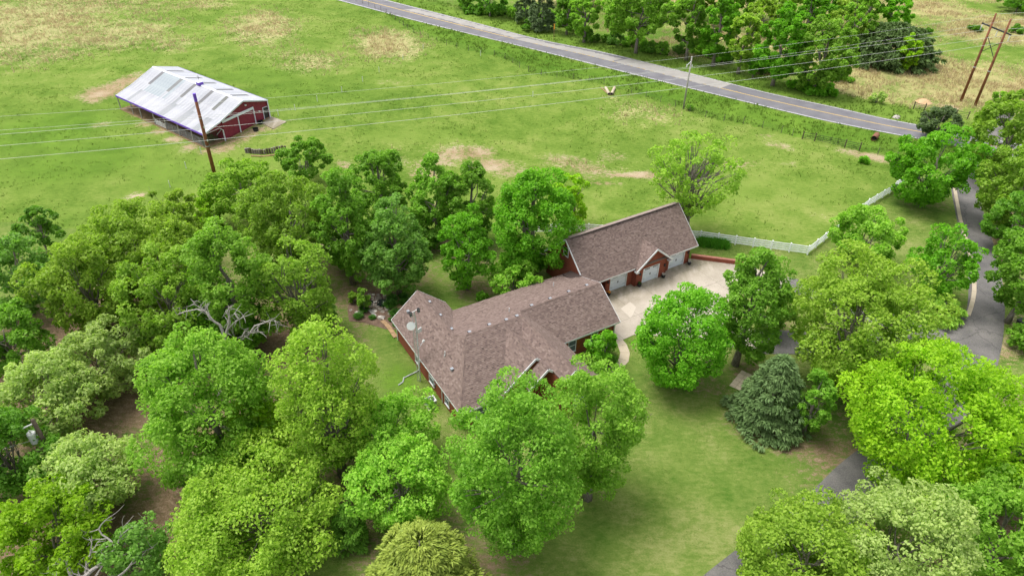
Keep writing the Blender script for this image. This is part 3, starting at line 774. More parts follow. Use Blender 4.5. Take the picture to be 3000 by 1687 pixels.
def ridge_cap(parent, a, b, seg=0.33):
    a, b = Vector(a), Vector(b); n = max(1, int((b - a).length / seg)); m = MB(); d = (b - a).normalized(); s = d.cross(Vector((0, 0, 1))).normalized()
    for k in range(n):
        p, q = a + (b - a) * (k / n), a + (b - a) * ((k + 1) / n); h0, h1 = 0.055, 0.04
        for sg in (-1, 1):
            m.add([p + Vector((0, 0, h0)), q + Vector((0, 0, h1)), q + s * sg * 0.15 + Vector((0, 0, h1 - 0.085)), p + s * sg * 0.15 + Vector((0, 0, h0 - 0.085))], [(0, 1, 2, 3) if sg < 0 else (3, 2, 1, 0)])
    me = m.mesh('ridge_cap'); me.materials.append(M['shingle']); at = me.attributes.new('shade', 'FLOAT', 'FACE')
    at.data.foreach_set('value', np.random.default_rng(int(abs(a.x * 10))).uniform(0.25, 0.7, len(me.polygons)).astype(np.float32))
    return link_mesh('ridge_cap', me, parent)
ridge_cap(hroof, (-3.225, 1.8, zA(-3.225)), (-3.225, -6.77, zA(-3.225)))
ridge_cap(hroof, (-2.57, -8.15, 6), (3.85, -8.15, 6))
ridge_cap(hroof, (-3.225, -6.77, zA(-3.225)), (-2.57, -8.15, 6))
ridge_cap(hroof, (-6.45, -14.4, zA(-6.45)), (-2.57, -8.15, 6))
ridge_cap(hroof, (4.52, -6.67, 5.4), (14.9, -6.67, 5.4))
ridge_cap(hroof, (3.85, -8.15, 6), (3.85, -17.6, 6))
ridge_cap(hroof, (1.75, -8.62, 5.75), (1.75, -14.15, 5.75))
ridge_cap(hroof, (SG, -14.2, zGp(SG)), (SG, -15.7, zGp(SG)))
def trim(parent, a, b, w=0.03, h=0.17, drop=0.075, name='fascia', mat='white_paint'):
    return MB().bar((a[0], a[1], a[2] - drop), (b[0], b[1], b[2] - drop), w, h).build(name, M[mat], parent)
EV = 2.7
for a, b in [((-6.47, -14.42, EV), (-6.47, 1.82, EV)), ((0.02, 1.82, EV), (0.02, 0.02, EV)), ((0.02, 0.02, EV), (15.5, 0.02, EV)), ((7.58, -10.69, EV), (14.92, -10.69, EV)), ((7.58, -17.62, EV), (7.58, -10.69, EV)), ((-6.47, -14.42, EV), (-1.84, -14.42, EV))]:
    trim(hroof, a, b)
for a, b in [((-6.45, 1.83, EV), (-3.225, 1.83, zA(-3.225))), ((-3.225, 1.83, zA(-3.225)), (0, 1.83, EV)), ((14.93, -10.67, EV), (14.93, -6.67, 5.4)), ((14.93, -6.67, 5.4), (15.53, 0, EV)),
             ((7.56, -17.63, EV), (3.85, -17.63, 6)), ((3.85, -17.63, 6), (2.67, -17.63, zH(2.67)))]:
    trim(hroof, a, b, 0.04, 0.18, 0.08)
for a, b in [((-1.69, -14.18, zF(-1.69)), (1.75, -14.18, 5.75)), ((1.75, -14.18, 5.75), (SG + 0.02, -14.18, zGp(SG))), ((0.1, -15.73, zGp(SG) - 0.85 * (SG - 0.1)), (SG, -15.73, zGp(SG))), ((SG, -15.73, zGp(SG)), (2.67, -15.73, zGp(2.67)))]:
    trim(hroof, a, b, 0.06, 0.24, 0.1, 'bargeboard')
# attic vents, boots and flues
def roof_vent(parent, u, v, z, rz=0.0):
    m = MB(); m.box((u, v, z + 0.06), (0.3, 0.26, 0.1), rz); b = m.build('roof_vent', M['grey_metal'], parent)
    MB().box((u + 0.19 * math.cos(rz + math.pi), v + 0.19 * math.sin(rz + math.pi), z + 0.07), (0.05, 0.22, 0.1), rz).build('vent_mouth', M['black'], parent)
for u, v, z in [(13.52, -6.1, 5.17), (11.08, -6.14, 5.19), (8.57, -6.27, 5.24), (6.15, -6.4, 5.29), (3.45, -7.85, 5.88), (2.2, -7.85, 5.88), (0.39, -7.6, 5.78), (-1.9, -7.7, 5.82)]:
    roof_vent(hroof, u, v, z)
for u, v in [(-2.75, -0.25), (-2.8, -2.95), (-2.85, -5.6)]: roof_vent(hroof, u, v, zB(u), -1.57)
for u, v, z, h in [(11.25, -2.99, 3.91, 0.55), (3.63, -6.01, 5.13, 0.5), (-4.73, -7.87, 4.16, 0.5), (-4.85, -7.95, 4.05, 0.3)]:
    MB().tube([(u, v, z - 0.05), (u, v, z + h)], 0.05, 8).build('vent_pipe', M['plastic_white'], hroof)
for u, v, z in [(-5.03, -9.94, 3.9), (-5.0, 0.45, 3.94)]:
    m = MB(); m.box((u, v, z + 0.16), (0.24, 0.24, 0.24)); m.box((u, v, z + 0.3), (0.3, 0.3, 0.04)); m.build('flue_cap', M['grey_metal'], hroof)
# walls
W = MB()
def wl(a, b, prof=((0, 2.66), (1, 2.66))): W.wall(a, b, -0.6, prof, 0.22)
wl((-6.05, 1.4), (-6.05, -13.95)); wl((-6.05, -13.95), (2.7, -13.95), ((0, 2.66), (0.2, 2.66), (0.505, 2.75), (0.885, 5.55), (1, 4.9)))
wl((2.7, -13.95), (2.7, -17.15), ((0, 4.6), (1, 4.6))); wl((2.7, -17.15), (7.15, -17.15), ((0, 4.75), (0.2587, 5.8), (1, 2.86)))
wl((7.15, -17.15), (7.15, -10.25)); wl((7.15, -10.25), (14.5, -10.25)); wl((14.5, -10.25), (14.5, -0.4), ((0, 2.82), (0.363, 5.22), (1, 2.76)))
wl((14.5, -0.4), (-0.4, -0.4)); wl((-0.4, -0.4), (-0.4, 1.4)); wl((-0.4, 1.4), (-6.05, 1.4), ((0, 2.86), (0.5, 5.25), (1, 2.86)))
hwall = W.build('wall', M['brick'], house)
SO = MB()
for a, b in [((-6.45, -14.4), (-6.07, 1.8)), ((7.4, -10.65), (14.9, -10.27)), ((7.17, -17.5), (7.54, -10.65)), ((-6.45, -14.4), (-1.9, -13.97)), ((0.0, -0.38), (14.9, 0.0))]:
    SO.box(((a[0] + b[0]) / 2, (a[1] + b[1]) / 2, 2.5), (abs(b[0] - a[0]), abs(b[1] - a[1]), 0.03))
SO.build('soffit', M['white_paint'], hroof)
for v0, v1, z0, z1 in [(-4.45, -3.4, 0.75, 2.2), (-7.85, -6.78, 0.6, 2.1), (-11.2, -10.35, 0.6, 2.0)]:
    window(house, (-6.06, v1), (-6.06, v0), z0, z1, (-1, 0))
for u0, u1 in [(8.45, 9.4), (11.38, 12.25)]:
    window(house, (u0, -10.26), (u1, -10.26), 0.68, 2.3, (0, -1))
for u0, u1 in [(9.5, 9.95), (10.9, 11.33), (7.95, 8.38)]:
    s_ = MB(); n = 4; w = (u1 - u0) / n
    for k in range(n): s_.box((u0 + w * (k + 0.5), -10.285, 1.5), (w - 0.012, 0.035, 1.62))
    shut = s_.build('shutter', M['cedar'], house)
    for z in (0.95, 2.05): MB().box(((u0 + u1) / 2, -10.315, z), (u1 - u0, 0.03, 0.1)).build('batten', M['cedar'], shut)
window(house, (4.3, -17.16), (5.6, -17.16), 0.7, 2.2, (0, -1))
window(house, (-4.6, -13.96), (-3.3, -13.96), 0.7, 2.2, (0, -1))
window(house, (3.0, -0.39), (1.8, -0.39), 0.7, 2.2, (0, 1)); window(house, (8.0, -0.39), (6.8, -0.39), 0.7, 2.2, (0, 1))
for v in (1.32, -4.2, -9.75):
    m = MB(); m.tube([(-6.4, v, 2.55), (-6.14, v, 2.3), (-6.12, v, 0.1)], 0.05, 6); m.build('downpipe', M['white_paint'], house)
MB().tube([(-6.12, -4.25, 0.12), (-6.5, -4.4, 0.1), (-8.0, -4.6, 0.08), (-8.3, -5.1, 0.07), (-8.9, -5.3, 0.06)], 0.07, 7).build('drain_hose', M['galv'], house)
mt = MB(); mt.box((-6.14, -8.05, 1.0), (0.16, 0.26, 0.4)); mt.tube([(-6.18, -8.05, 1.2), (-6.18, -8.05, 2.6)], 0.025, 6); mt.build('meter_box', M['grey_metal'], house)
trim(house, (14.55, -10.3, 2.6), (14.55, -10.3, 0.0), 0.1, 0.1, 0, 'corner_post')

# ---------------------------------------------------------------- the garage
garage = empty('brick_garage', (*GAR_O, 0), GAR_AZ, 'long red brick garage with three white doors under a steep brown shingled roof', 'garage')
kF = lambda v: 2.9 + 0.92 * v
kB = lambda v: 7.0 - 0.92 * (v - 4.456)
gpl = [[(u, v, kF(v)) for u, v in [(-17.8, 0), (0.1, 0), (0.1, 4.456), (-17.8, 4.456)]],
       [(u, v, kB(v)) for u, v in [(-17.8, 4.456), (0.1, 4.456), (0.1, 8.9), (-17.8, 8.9)]]]
zl = lambda u: 5.0 - 0.8 * abs(u + 7.5)
gpr = [[(u, v, zl(u)) for u, v in [(-7.5, 2.3), (-10.42, -0.24), (-10.42, -0.45), (-7.5, -0.45)]],
       [(u, v, zl(u)) for u, v in [(-7.5, 2.3), (-7.5, -0.45), (-4.66, -0.45), (-4.66, -0.17)]]]
gd = MB()
for p in gpl + gpr: gd.slab([(x, y, z - 0.012) for x, y, z in p], -0.14)
M['kerb_roof'] = plain('ridge_shingle', (0.27, 0.21, 0.185), 0.9)
groof = gd.build('roof', M['roof_deck'], garage)
tag(link_mesh('shingles', shingle_mesh(gpl + gpr, 6), groof), kind='stuff')
ridge_cap(groof, (-17.8, 4.456, 7.0), (0.1, 4.456, 7.0)); ridge_cap(groof, (-7.5, 2.25, 5.0), (-7.5, -0.45, 5.0))
MB().box((-8.85, 4.47, 7.09), (17.0, 0.42, 0.05)).build('ridge_vent', M['kerb_roof'], groof); MB().box((-8.85, 4.24, 7.03), (17.0, 0.03, 0.05)).build('vent_slot', M['dark_metal'], groof)
trim(groof, (-17.82, -0.02, 2.9), (-10.36, -0.02, 2.9)); trim(groof, (-4.7, -0.02, 2.9), (0.12, -0.02, 2.9)); trim(groof, (-17.82, 8.92, 2.9), (0.12, 8.92, 2.9))
for u in (-17.83, 0.13):
    trim(groof, (u, 0, 2.9), (u, 4.456, 7.0), 0.04, 0.2, 0.09); trim(groof, (u, 8.91, 2.9), (u, 4.456, 7.0), 0.04, 0.2, 0.09)
trim(groof, (-10.44, -0.48, zl(-10.44)), (-7.5, -0.48, 5.0), 0.06, 0.22, 0.08, 'bargeboard'); trim(groof, (-4.64, -0.48, zl(-4.64)), (-7.5, -0.48, 5.0), 0.06, 0.22, 0.08, 'bargeboard')
MB().box((-4.86, -0.2, 2.42), (0.4, 0.55, 0.16)).build('eave_return', M['white_paint'], groof); MB().box((-10.2, -0.2, 2.42), (0.4, 0.55, 0.16)).build('eave_return', M['white_paint'], groof)
GW = MB()
def gw(a, b, prof=((0, 2.85), (1, 2.85)), z0=-0.3): GW.wall(a, b, z0, prof, 0.24)
gw((-17.4, 8.5), (-17.4, 0.75), ((0, 3.1), (0.52, 6.7), (1, 3.4))); gw((0.0 - 0.3, 0.75), (-0.3, 8.5), ((0, 3.4), (0.48, 6.7), (1, 3.1))); gw((-0.3, 8.5), (-17.4, 8.5))
DOORS = [(-13.45, -10.78, 0.75), (-8.85, -6.15, 0.1), (-3.85, -1.15, 0.75)]
gw((-14.2, 0.75), (-13.45, 0.75)); gw((-14.2, 2.4), (-14.2, 0.75)); gw((-17.4, 2.4), (-14.2, 2.4)); gw((-10.78, 0.75), (-10.0, 0.75)); gw((-10.0, 0.75), (-10.0, 0.1)); gw((-10.0, 0.1), (-8.85, 0.1), ((0, 2.9), (1, 3.8)))
gw((-6.15, 0.1), (-4.9, 0.1), ((0, 3.8), (1, 2.8))); gw((-4.9, 0.1), (-4.9, 0.75)); gw((-4.9, 0.75), (-3.85, 0.75)); gw((-1.15, 0.75), (-0.3, 0.75))
gw((-13.45, 0.75), (-10.78, 0.75), z0=2.2); gw((-3.85, 0.75), (-1.15, 0.75), z0=2.2); gw((-8.85, 0.1), (-6.15, 0.1), ((0, 3.8), (0.5, 4.85), (1, 3.8)), z0=2.2)
gwall = GW.build('wall', M['brick'], garage)
for u0, u1, v in DOORS:
    dr = MB(); n = 4; hgt = 2.15 / n
    body = MB().box(((u0 + u1) / 2, v + 0.16, 1.12), (u1 - u0 - 0.16, 0.04, 2.15)).build('garage_door', M['door_white'], garage)
    for k in range(n):
        MB().box(((u0 + u1) / 2, v + 0.13, 0.06 + hgt * (k + 0.5)), (u1 - u0 - 0.2, 0.03, hgt - 0.02)).build('door_panel', M['door_white'], body)
    for c0 in (-0.3 * (u1 - u0), 0.17 * (u1 - u0)):
        for k in range(4):
            uu = (u0 + u1) / 2 + c0 + k * 0.155 * (u1 - u0) / 2.7 * 1.25 - 0.02
            MB().box((uu, v + 0.11, 1.95), (0.13, 0.02, 0.17)).build('door_light', M['glass'], body)
    for uu in (-0.06, 0.06): MB().box(((u0 + u1) / 2 + uu, v + 0.1, 1.1), (0.03, 0.04, 0.3)).build('handle', M['black'], body)
    for sgn, uu in ((1, u0 + 0.12), (-1, u1 - 0.12)):
        for zz in (0.55, 1.6): MB().box((uu + sgn * 0.2, v + 0.105, zz), (0.4, 0.015, 0.04)).build('strap_hinge', M['grey_metal'], body)
    for a, b in (((u0 + 0.06, v + 0.05, 0.0), (u0 + 0.06, v + 0.05, 2.2)), ((u1 - 0.06, v + 0.05, 0.0), (u1 - 0.06, v + 0.05, 2.2)), ((u0, v + 0.05, 2.2), (u1, v + 0.05, 2.2))):
        MB().bar(a, b, 0.1, 0.1).build('door_frame', M['white_paint'], garage)
for u, v in ((-0.7, 0.75), (-5.4, 0.1), (-9.4, 0.1), (-13.85, 0.75)):
    lm = MB(); lm.box((u, v - 0.06, 1.75), (0.07, 0.1, 0.07)); lm.box((u, v - 0.14, 1.72), (0.15, 0.15, 0.28)); lm.box((u, v - 0.14, 1.88), (0.2, 0.2, 0.05)); lm.build('wall_lantern', M['dark_metal'], garage)
t_ = MB(); t_.tube([(-7.5, 0.03, 4.3), (-7.5, 0.08, 4.3)], 0.3, 20); t_.build('gable_vent', M['white_paint'], garage)
window(garage, (-17.41, 5.1), (-17.41, 4.2), 4.55, 5.6, (-1, 0), 1, 'glass')
window(garage, (-17.0, 2.39), (-16.2, 2.39), 0.8, 2.1, (0, -1), 1)
# small link roof between house and garage
MB().slab([(*p, z) for p, z in (((-17.85, 3.0), 3.45), ((-17.85, 0.9), 3.95), ((-19.0, 0.9), 3.75), ((-19.0, 3.0), 3.3))], -0.12).build('link_roof', M['shingle'], garage)

def planter(u, v, label, kind):
    p = gar(u, v); r = empty('planter', (p[0], p[1], 0.06), 0, label, 'planter', 'planters standing along the garage front')
    m = MB(); m.tube([(0, 0, 0), (0, 0, 0.06), (0, 0, 0.34), (0, 0, 0.4)], [0.17, 0.21, 0.27, 0.25], 12); m.build('pot', M['black'], r)
    g = random.Random(kind); mm = MB()
    for k in range(46):
        a, b, rr = g.uniform(0, 6.28), g.uniform(0.2, 1.4), g.uniform(0.1, 0.3); c = Vector((math.cos(a) * math.cos(b) * rr, math.sin(a) * math.cos(b) * rr, 0.42 + math.sin(b) * rr))
        t1 = Vector((g.uniform(-1, 1), g.uniform(-1, 1), g.uniform(-1, 1))).normalized() * 0.07; t2 = t1.orthogonal().normalized() * 0.05
        mm.add([c - t1, c + t2, c + t1, c - t2], [(0, 1, 2, 3)])
    f = mm.build('flowers', M['white_stone'] if kind % 2 else M['orange'] if kind == 4 else M['leaf'], r); f.color = (0.08, 0.16, 0.03, 1)
planter(-0.55, 0.3, 'black pot of white flowers beside the far right garage door', 1)
planter(-5.55, -0.25, 'black pot with a white bloom right of the middle garage door', 3)
planter(-9.45, -0.2, 'dark pot of pale flowers left of the middle garage door', 2)
planter(-13.9, 0.3, 'black pot of orange flowers at the left end of the garage doors', 4)

# brick retaining wall at the forecourt
a, b = GO(2024, 757)[:2], GO(2185, 778)[:2]
rw = empty('retaining_wall', (0, 0, 0), 0, 'low red brick retaining wall running right from the garage corner', 'wall')
MB().bar((*a, 0.28), (*b, 0.28), 0.3, 0.56).build('wall_face', M['brick'], rw)
M['brick_cap'] = plain('brick_coping', (0.36, 0.15, 0.11), 0.85, var=0.15)
n = int(np.linalg.norm(b - a) / 0.6)
for k in range(n):
    p, q = a + (b - a) * (k / n), a + (b - a) * ((k + 1) / n); d = (q - p) * 0.01
    MB().bar((*(p + d), 0.6), (*(q - d), 0.6), 0.42, 0.08).build('coping', M['brick_cap'], rw)

# ---------------------------------------------------------------- the barn
barn = empty('red_barn', (*BARN_O, 0), BARN_AZ, 'red metal barn with a pale panelled roof and purple trim in the pasture', 'barn')
P0, P1 = -25.4, 3.6
prof = [(-15.4, 2.55), (-12.1, 3.7), (-7.0, 6.0), (-2.15, 4.8)]     # q, z of the roof section: lean-to eave, break, ridge, far eave
n = 32; wv = (P1 - P0) / n
def roof_panel_mesh(q0, z0, q1, z1, w, lift=0.0):
    m = MB(); xs_ = [0, 0.07, 0.1, 0.14, 0.17]; pr = []
    for k in range(3):
        x0 = k * w / 3; pr += [(x0, 0), (x0 + 0.05, 0.028), (x0 + 0.09, 0.028), (x0 + 0.14, 0)]
    pr.append((w - 0.002, 0)); L = math.hypot(q1 - q0, z1 - z0); nq, nz = -(z1 - z0) / L, (q1 - q0) / L
    if nz < 0: nq, nz = -nq, -nz
    a = [(x, q0 + nq * (h + lift), z0 + nz * (h + lift)) for x, h in pr]; b_ = [(x, q1 + nq * (h + lift), z1 + nz * (h + lift)) for x, h in pr]
    k = len(pr); fs = [(i, i + 1, k + i + 1, k + i) for i in range(k - 1)]
    if q1 < q0: fs = [f[::-1] for f in fs]
    m.add(a + b_, fs); return m.mesh('roof_panel', M['barn_roof'])
sub = MB()
for (qa, za), (qb, zb) in zip(prof[:-1], prof[1:]):
    sub.slab([(P0, qa, za - 0.02), (P1, qa, za - 0.02), (P1, qb, zb - 0.02), (P0, qb, zb - 0.02)], -0.07)
broof = sub.build('roof', M['galv'], barn)
pm = [roof_panel_mesh(prof[i][0], prof[i][1], prof[i + 1][0], prof[i + 1][1], wv) for i in range(3)]
skyl_near = {4: (0.5, 0.48, 0.5), 11: (0.62, 0.62, 0.6), 16: (0.52, 0.5, 0.48), 22: (0.52, 0.5, 0.5), 27: (0.5, 0.5, 0.44)}
skyl_far = {4: 0.6, 11: 0.68, 16: 0.5, 22: 0.5, 27: 0.48}
rb = random.Random(3)
def panel(me, x, c, name='roof_panel'):
    o = link_mesh(name, me, broof); o.location = (x, 0, 0); o.color = (*c, 1); return o
def lerp(a, b, t): return tuple(a[i] + (b[i] - a[i]) * t for i in range(len(a)))
for k in range(n):
    x = P0 + k * wv; g = 0.4 + rb.uniform(-0.04, 0.04); base = (g * 0.97, g * 0.97, g * 1.02)
    dull = (0.31, 0.345, 0.36) if k in (5, 6, 7, 8, 9, 10, 12) else base
    run = lerp(base, (0.24, 0.25, 0.255), 0.8) if k in (4, 16, 17, 22, 23, 28, 29) else base
    panel(pm[0], x, run)
    if k in skyl_near:
        (qa, za), (qb, zb) = prof[1], prof[2]; t0, t1 = 0.3, 0.975
        lo = roof_panel_mesh(qa, za, qa + (qb - qa) * t0, za + (zb - za) * t0, wv); panel(lo, x, run if k != 4 and k != 11 else dull)
        sk = roof_panel_mesh(qa + (qb - qa) * t0, za + (zb - za) * t0, qa + (qb - qa) * t1, za + (zb - za) * t1, wv); c = skyl_near[k]; panel(sk, x, tuple(v * 0.27 for v in c), 'skylight')
        hi = roof_panel_mesh(qa + (qb - qa) * t1, za + (zb - za) * t1, qb, zb, wv); panel(hi, x, base)
    else: panel(pm[1], x, dull)
    fb = tuple(v * 1.5 for v in base)  # far slope panels coloured lighter to offset the weaker light there
    if k in skyl_far:
        (qa, za), (qb, zb) = prof[2], prof[3]; t0, t1 = 0.06, 0.76
        for s0, s1, nm, cc in ((0, t0, 'roof_panel', fb), (t0, t1, 'skylight', (skyl_far[k] * 0.3,) * 3), (t1, 1, 'roof_panel', fb)):
            panel(roof_panel_mesh(qa + (qb - qa) * s0, za + (zb - za) * s0, qa + (qb - qa) * s1, za + (zb - za) * s1, wv), x, cc, nm)
    else: panel(pm[2], x, fb)
MB().add([(P0, -7.25, 5.93), (P1, -7.25, 5.93), (P1, -7, 6.05), (P0, -7, 6.05), (P0, -6.75, 5.99), (P1, -6.75, 5.99)], [(0, 1, 2, 3), (3, 2, 5, 4)]).build('ridge_cap', M['barn_trim'], broof)
MB().bar((P0 - 0.02, -15.44, 2.47), (P1 + 0.02, -15.46, 2.45), 0.06, 0.32).build('eave_trim', M['purple'], broof)
MB().bar((P0, -2.1, 4.74), (P1, -2.1, 4.74), 0.05, 0.16).build('eave_trim', M['purple'], broof)
for (qa, za), (qb, zb) in zip(prof[:-1], prof[1:]):
    for pp in (P1 + 0.03, P0 - 0.03):
        MB().bar((pp, qa, za - 0.06), (pp, qb, zb - 0.06), 0.05, 0.24).build('rake_trim', M['barn_trim'], broof)
cp = MB(); cp.box((-9.4, -7.0, 6.25), (0.9, 0.9, 0.55)); cup = cp.build('cupola', M['purple'], broof)
cr = MB(); cr.add([(-9.95, -7.55, 6.53), (-8.85, -7.55, 6.53), (-8.85, -6.45, 6.53), (-9.95, -6.45, 6.53), (-9.4, -7.0, 6.8)], [(0, 1, 4), (1, 2, 4), (2, 3, 4), (3, 0, 4), (3, 2, 1, 0)]); cr.build('cupola_roof', M['barn_trim'], broof)
wvn = MB(); wvn.tube([(-9.4, -7, 6.8), (-9.4, -7, 7.7)], 0.025, 6); wvn.bar((-9.9, -7, 7.35), (-8.9, -7, 7.35), 0.03, 0.04); wvn.bar((-9.4, -7.3, 7.2), (-9.4, -6.7, 7.2), 0.03, 0.03); wvn.build('weather_vane', M['dark_metal'], broof)
# siding, in ribbed sheets
def siding_mesh(w, z0, za, zb):
    m = MB(); pr = []
    for k in range(3):
        x0 = k * w / 3; pr += [(x0, 0), (x0 + 0.05, 0.025), (x0 + 0.1, 0.025), (x0 + 0.15, 0)]
    pr.append((w, 0)); k = len(pr)
    m.add([(x, -h, z0) for x, h in pr] + [(x, -h, za + (zb - za) * x / w) for x, h in pr], [(i, i + 1, k + i + 1, k + i) for i in range(k - 1)]); return m.mesh('siding_panel', M['siding'])
def top_z(q):
    for (qa, za), (qb, zb) in zip(prof[:-1], prof[1:]):
        if qa <= q <= qb: return za + (zb - za) * (q - qa) / (qb - qa) - 0.1
    return 4.7
def gnd(q): return float(np.clip(0.17 * (q + 11.5), 0, 1.5))
FW = 3.2
bw = MB(); bw.wall((FW - 0.25, -11.55), (FW - 0.25, -2.3), 0.0, ((0, 3.75), (0.49, 5.85), (1, 4.7)), 0.12); bw.wall((P0 + 0.4, -2.3), (P0 + 0.4, -11.55), -0.3, ((0, 4.7), (0.51, 5.85), (1, 3.75)), 0.12)
bw.wall((FW - 0.3, -2.3), (P0 + 0.5, -2.3), 0.0, ((0, 4.7), (1, 4.7)), 0.12); bw.wall((P0 + 0.5, -11.55), (FW - 0.3, -11.55), -0.2, ((0, 3.7), (1, 3.7)), 0.12)
bwall = bw.build('wall', M['siding'], barn)
qs = np.linspace(-15.3, -2.25, 15)
for qa, qb in zip(qs[:-1], qs[1:]):
    z0 = max(gnd(qa), gnd(qb)) + 0.2 if qa > -11.7 else 2.05 + 0.1 * (qa + 15.3)
    if qa < -11.7: z0 = 2.3
    o = link_mesh('siding_panel', siding_mesh(qb - qa, z0, max(top_z(qa), z0 + 0.02), max(top_z(qb), z0 + 0.02)), barn); o.location = (FW, qa, 0); o.rotation_euler = (0, 0, math.pi / 2)
for qa, qb in zip(np.linspace(-11.5, -2.3, 11)[:-1], np.linspace(-11.5, -2.3, 11)[1:]):
    o = link_mesh('siding_panel', siding_mesh(qb - qa, 0, top_z(qb), top_z(qa)), barn); o.location = (P0 + 0.38, qb, 0); o.rotation_euler = (0, 0, -math.pi / 2)
me_s = siding_mesh(0.9, 0.1, 3.6, 3.6); me_b = siding_mesh(0.9, 0.0, 4.7, 4.7)
for k in range(31):
    o = link_mesh('siding_panel', me_s, barn); o.location = (P0 + 0.5 + k * 0.915, -11.56, 0)
    o = link_mesh('siding_panel', me_b, barn); o.location = (P0 + 1.42 + k * 0.915, -2.28, 0); o.rotation_euler = (0, 0, math.pi)
def bb(a, b, w, h, name, mat): return MB().bar(a, b, w, h).build(name, M[mat], barn)
X_ = FW + 0.06
bb((X_, -11.55, gnd(-11.5)), (X_, -2.2, gnd(-2.2)), 0.06, 0.42, 'skirt_board', 'tan_wood')
bb((X_ + 0.06, -11.47, 3.45), (X_ + 0.06, -5.1, 4.15), 0.1, 0.42, 'track_cover', 'barn_trim')
bb((X_, -8.4, 0.65), (X_, -8.4, 3.6), 0.24, 0.12, 'trim_post', 'barn_trim'); bb((X_, -5.15, 1.15), (X_, -5.15, 4.0), 0.24, 0.12, 'trim_post', 'barn_trim')
bb((X_, -11.6, 0.0), (X_, -11.6, 2.1), 0.3, 0.12, 'trim_post', 'barn_trim'); bb((X_ + 0.02, -2.18, 1.4), (X_ + 0.02, -2.18, 4.75), 0.4, 0.16, 'corner_trim', 'barn_trim')
bb((X_, -3.3, 1.35), (X_, -3.3, 3.6), 0.16, 0.08, 'door_trim', 'barn_trim'); bb((X_, -3.3, 3.6), (X_, -2.3, 3.62), 0.08, 0.08, 'door_trim', 'barn_trim')
dk = MB().box((X_ - 0.02, -2.78, 2.45), (0.05, 0.92, 2.2)).build('door', M['dark_metal'], barn)
bb((X_, -12.2, 2.57), (X_, -14.8, 2.3), 0.06, 0.08, 'opening_trim', 'barn_trim'); bb((X_, -12.2, 2.57), (X_, -11.6, 2.05), 0.06, 0.08, 'opening_trim', 'barn_trim')
bb((X_ - 0.1, -12.9, 1.5), (X_ - 0.1, -11.7, 2.3), 0.07, 0.07, 'brace', 'grey_metal'); bb((X_ - 0.1, -13.0, 0.05), (X_ - 0.1, -11.6, 0.05), 0.1, 0.2, 'brace', 'tan_wood')
for q, z in ((-6.57, 5.1), (-4.12, 3.3)):
    m = MB(); m.box((FW + 0.12, q, z), (0.2, 0.16, 0.12)); m.box((FW + 0.26, q, z - 0.05), (0.22, 0.3, 0.16)); m.build('flood_light', M['plastic_white'], barn)
pp = [P0 + 0.15, P0 + 4.9, P0 + 7.9, P0 + 12.6, P0 + 16.4, P0 + 20.6, P0 + 24.9, P1 - 0.2]
for x in pp: MB().box((x, -15.3, 1.2), (0.14, 0.14, 2.4)).build('post', M['grey_wood'], barn)
MB().bar((P0, -15.3, 2.3), (P1, -15.3, 2.3), 0.1, 0.2).build('beam', M['grey_wood'], barn)
M['hay'] = mk_mulch('old_hay', (0.16, 0.11, 0.05), (0.36, 0.26, 0.12))
def gate_in(parent, x0, x1, q, mat, nbar=5, name='stall_gate'):
    g = MB()
    for k in range(nbar): g.bar((x0, q, 0.25 + k * 0.24), (x1, q, 0.25 + k * 0.24), 0.04, 0.07 if mat == 'white_paint' else 0.04)
    for x in (x0, (x0 + x1) / 2, x1): g.bar((x, q, 0.15), (x, q, 1.35), 0.05, 0.05)
    return g.build(name, M[mat], parent)
gate_in(barn, pp[3] + 0.2, pp[4] - 0.2, -15.25, 'white_paint', 4)
for a_, b_ in ((4, 5), (5, 6), (6, 7)): gate_in(barn, pp[a_] + 0.1, pp[b_] - 0.1, -15.25, 'grey_metal', 6)
bale = mk_mulch('straw_bedding', (0.12, 0.085, 0.05), (0.3, 0.22, 0.12))
bed = MB(); bed.slab([(P0, -15.6, 0.05), (P1 - 0.3, -15.6, 0.05), (P1 - 0.3, -11.7, 0.09), (P0, -11.7, 0.09)], -0.3); bed.build('stall_floor', bale, barn)

# concrete pad, tubs, green gate, log edging, hens' trough near the barn
def bl(p, q, z): return (*(BARN_O + p * _bu + q * _bv), z)
pad = empty('concrete_pad', (0, 0, 0), 0, 'square pale concrete pad at the red barn corner door', 'concrete pad')
MB().slab([tuple(GO(*p, 0.12)) for p in [(766.5, 359.8), (794.4, 341.2), (838.8, 356.9), (800.3, 377.3)]], -0.4).build('slab_top', M['concrete'], pad)
for (p, q, lab) in ((3.75, -4.55, 'black rubber tub close against the red barn wall'), (5.1, -6.6, 'black rubber tub standing out on the bare earth by the barn pad')):
    x, y = BARN_O + p * _bu + q * _bv; z = float(gz(x, y))
    tb = empty('water_tub', (x, y, z), 0, lab, 'tub', 'black tubs beside the barn')
    m = MB(); m.tube([(0, 0, 0), (0, 0, 0.5)], [0.42, 0.5], 14, False); m.tube([(0, 0, 0.5), (0, 0, 0.1)], [0.47, 0.4], 14, False); m.build('shell', M['black'], tb)
    MB().tube([(0, 0, 0.34), (0, 0, 0.36)], 0.45, 14).build('water', M['water'], tb)
gp_ = [G(*p) for p in [(513, 371), (549, 349)]]
fg = empty('farm_gate', (0, 0, 0), 0, 'green tubular steel farm gate standing open at the barn corner', 'gate')
a, b = Vector(gp_[0]), Vector(gp_[1]); d = b - a
for k in range(6):
    z = 0.22 + 0.24 * k; MB().tube([a + Vector((0, 0, z)), b + Vector((0, 0, z))], 0.04, 6).build('rail', M['green_steel'], fg)
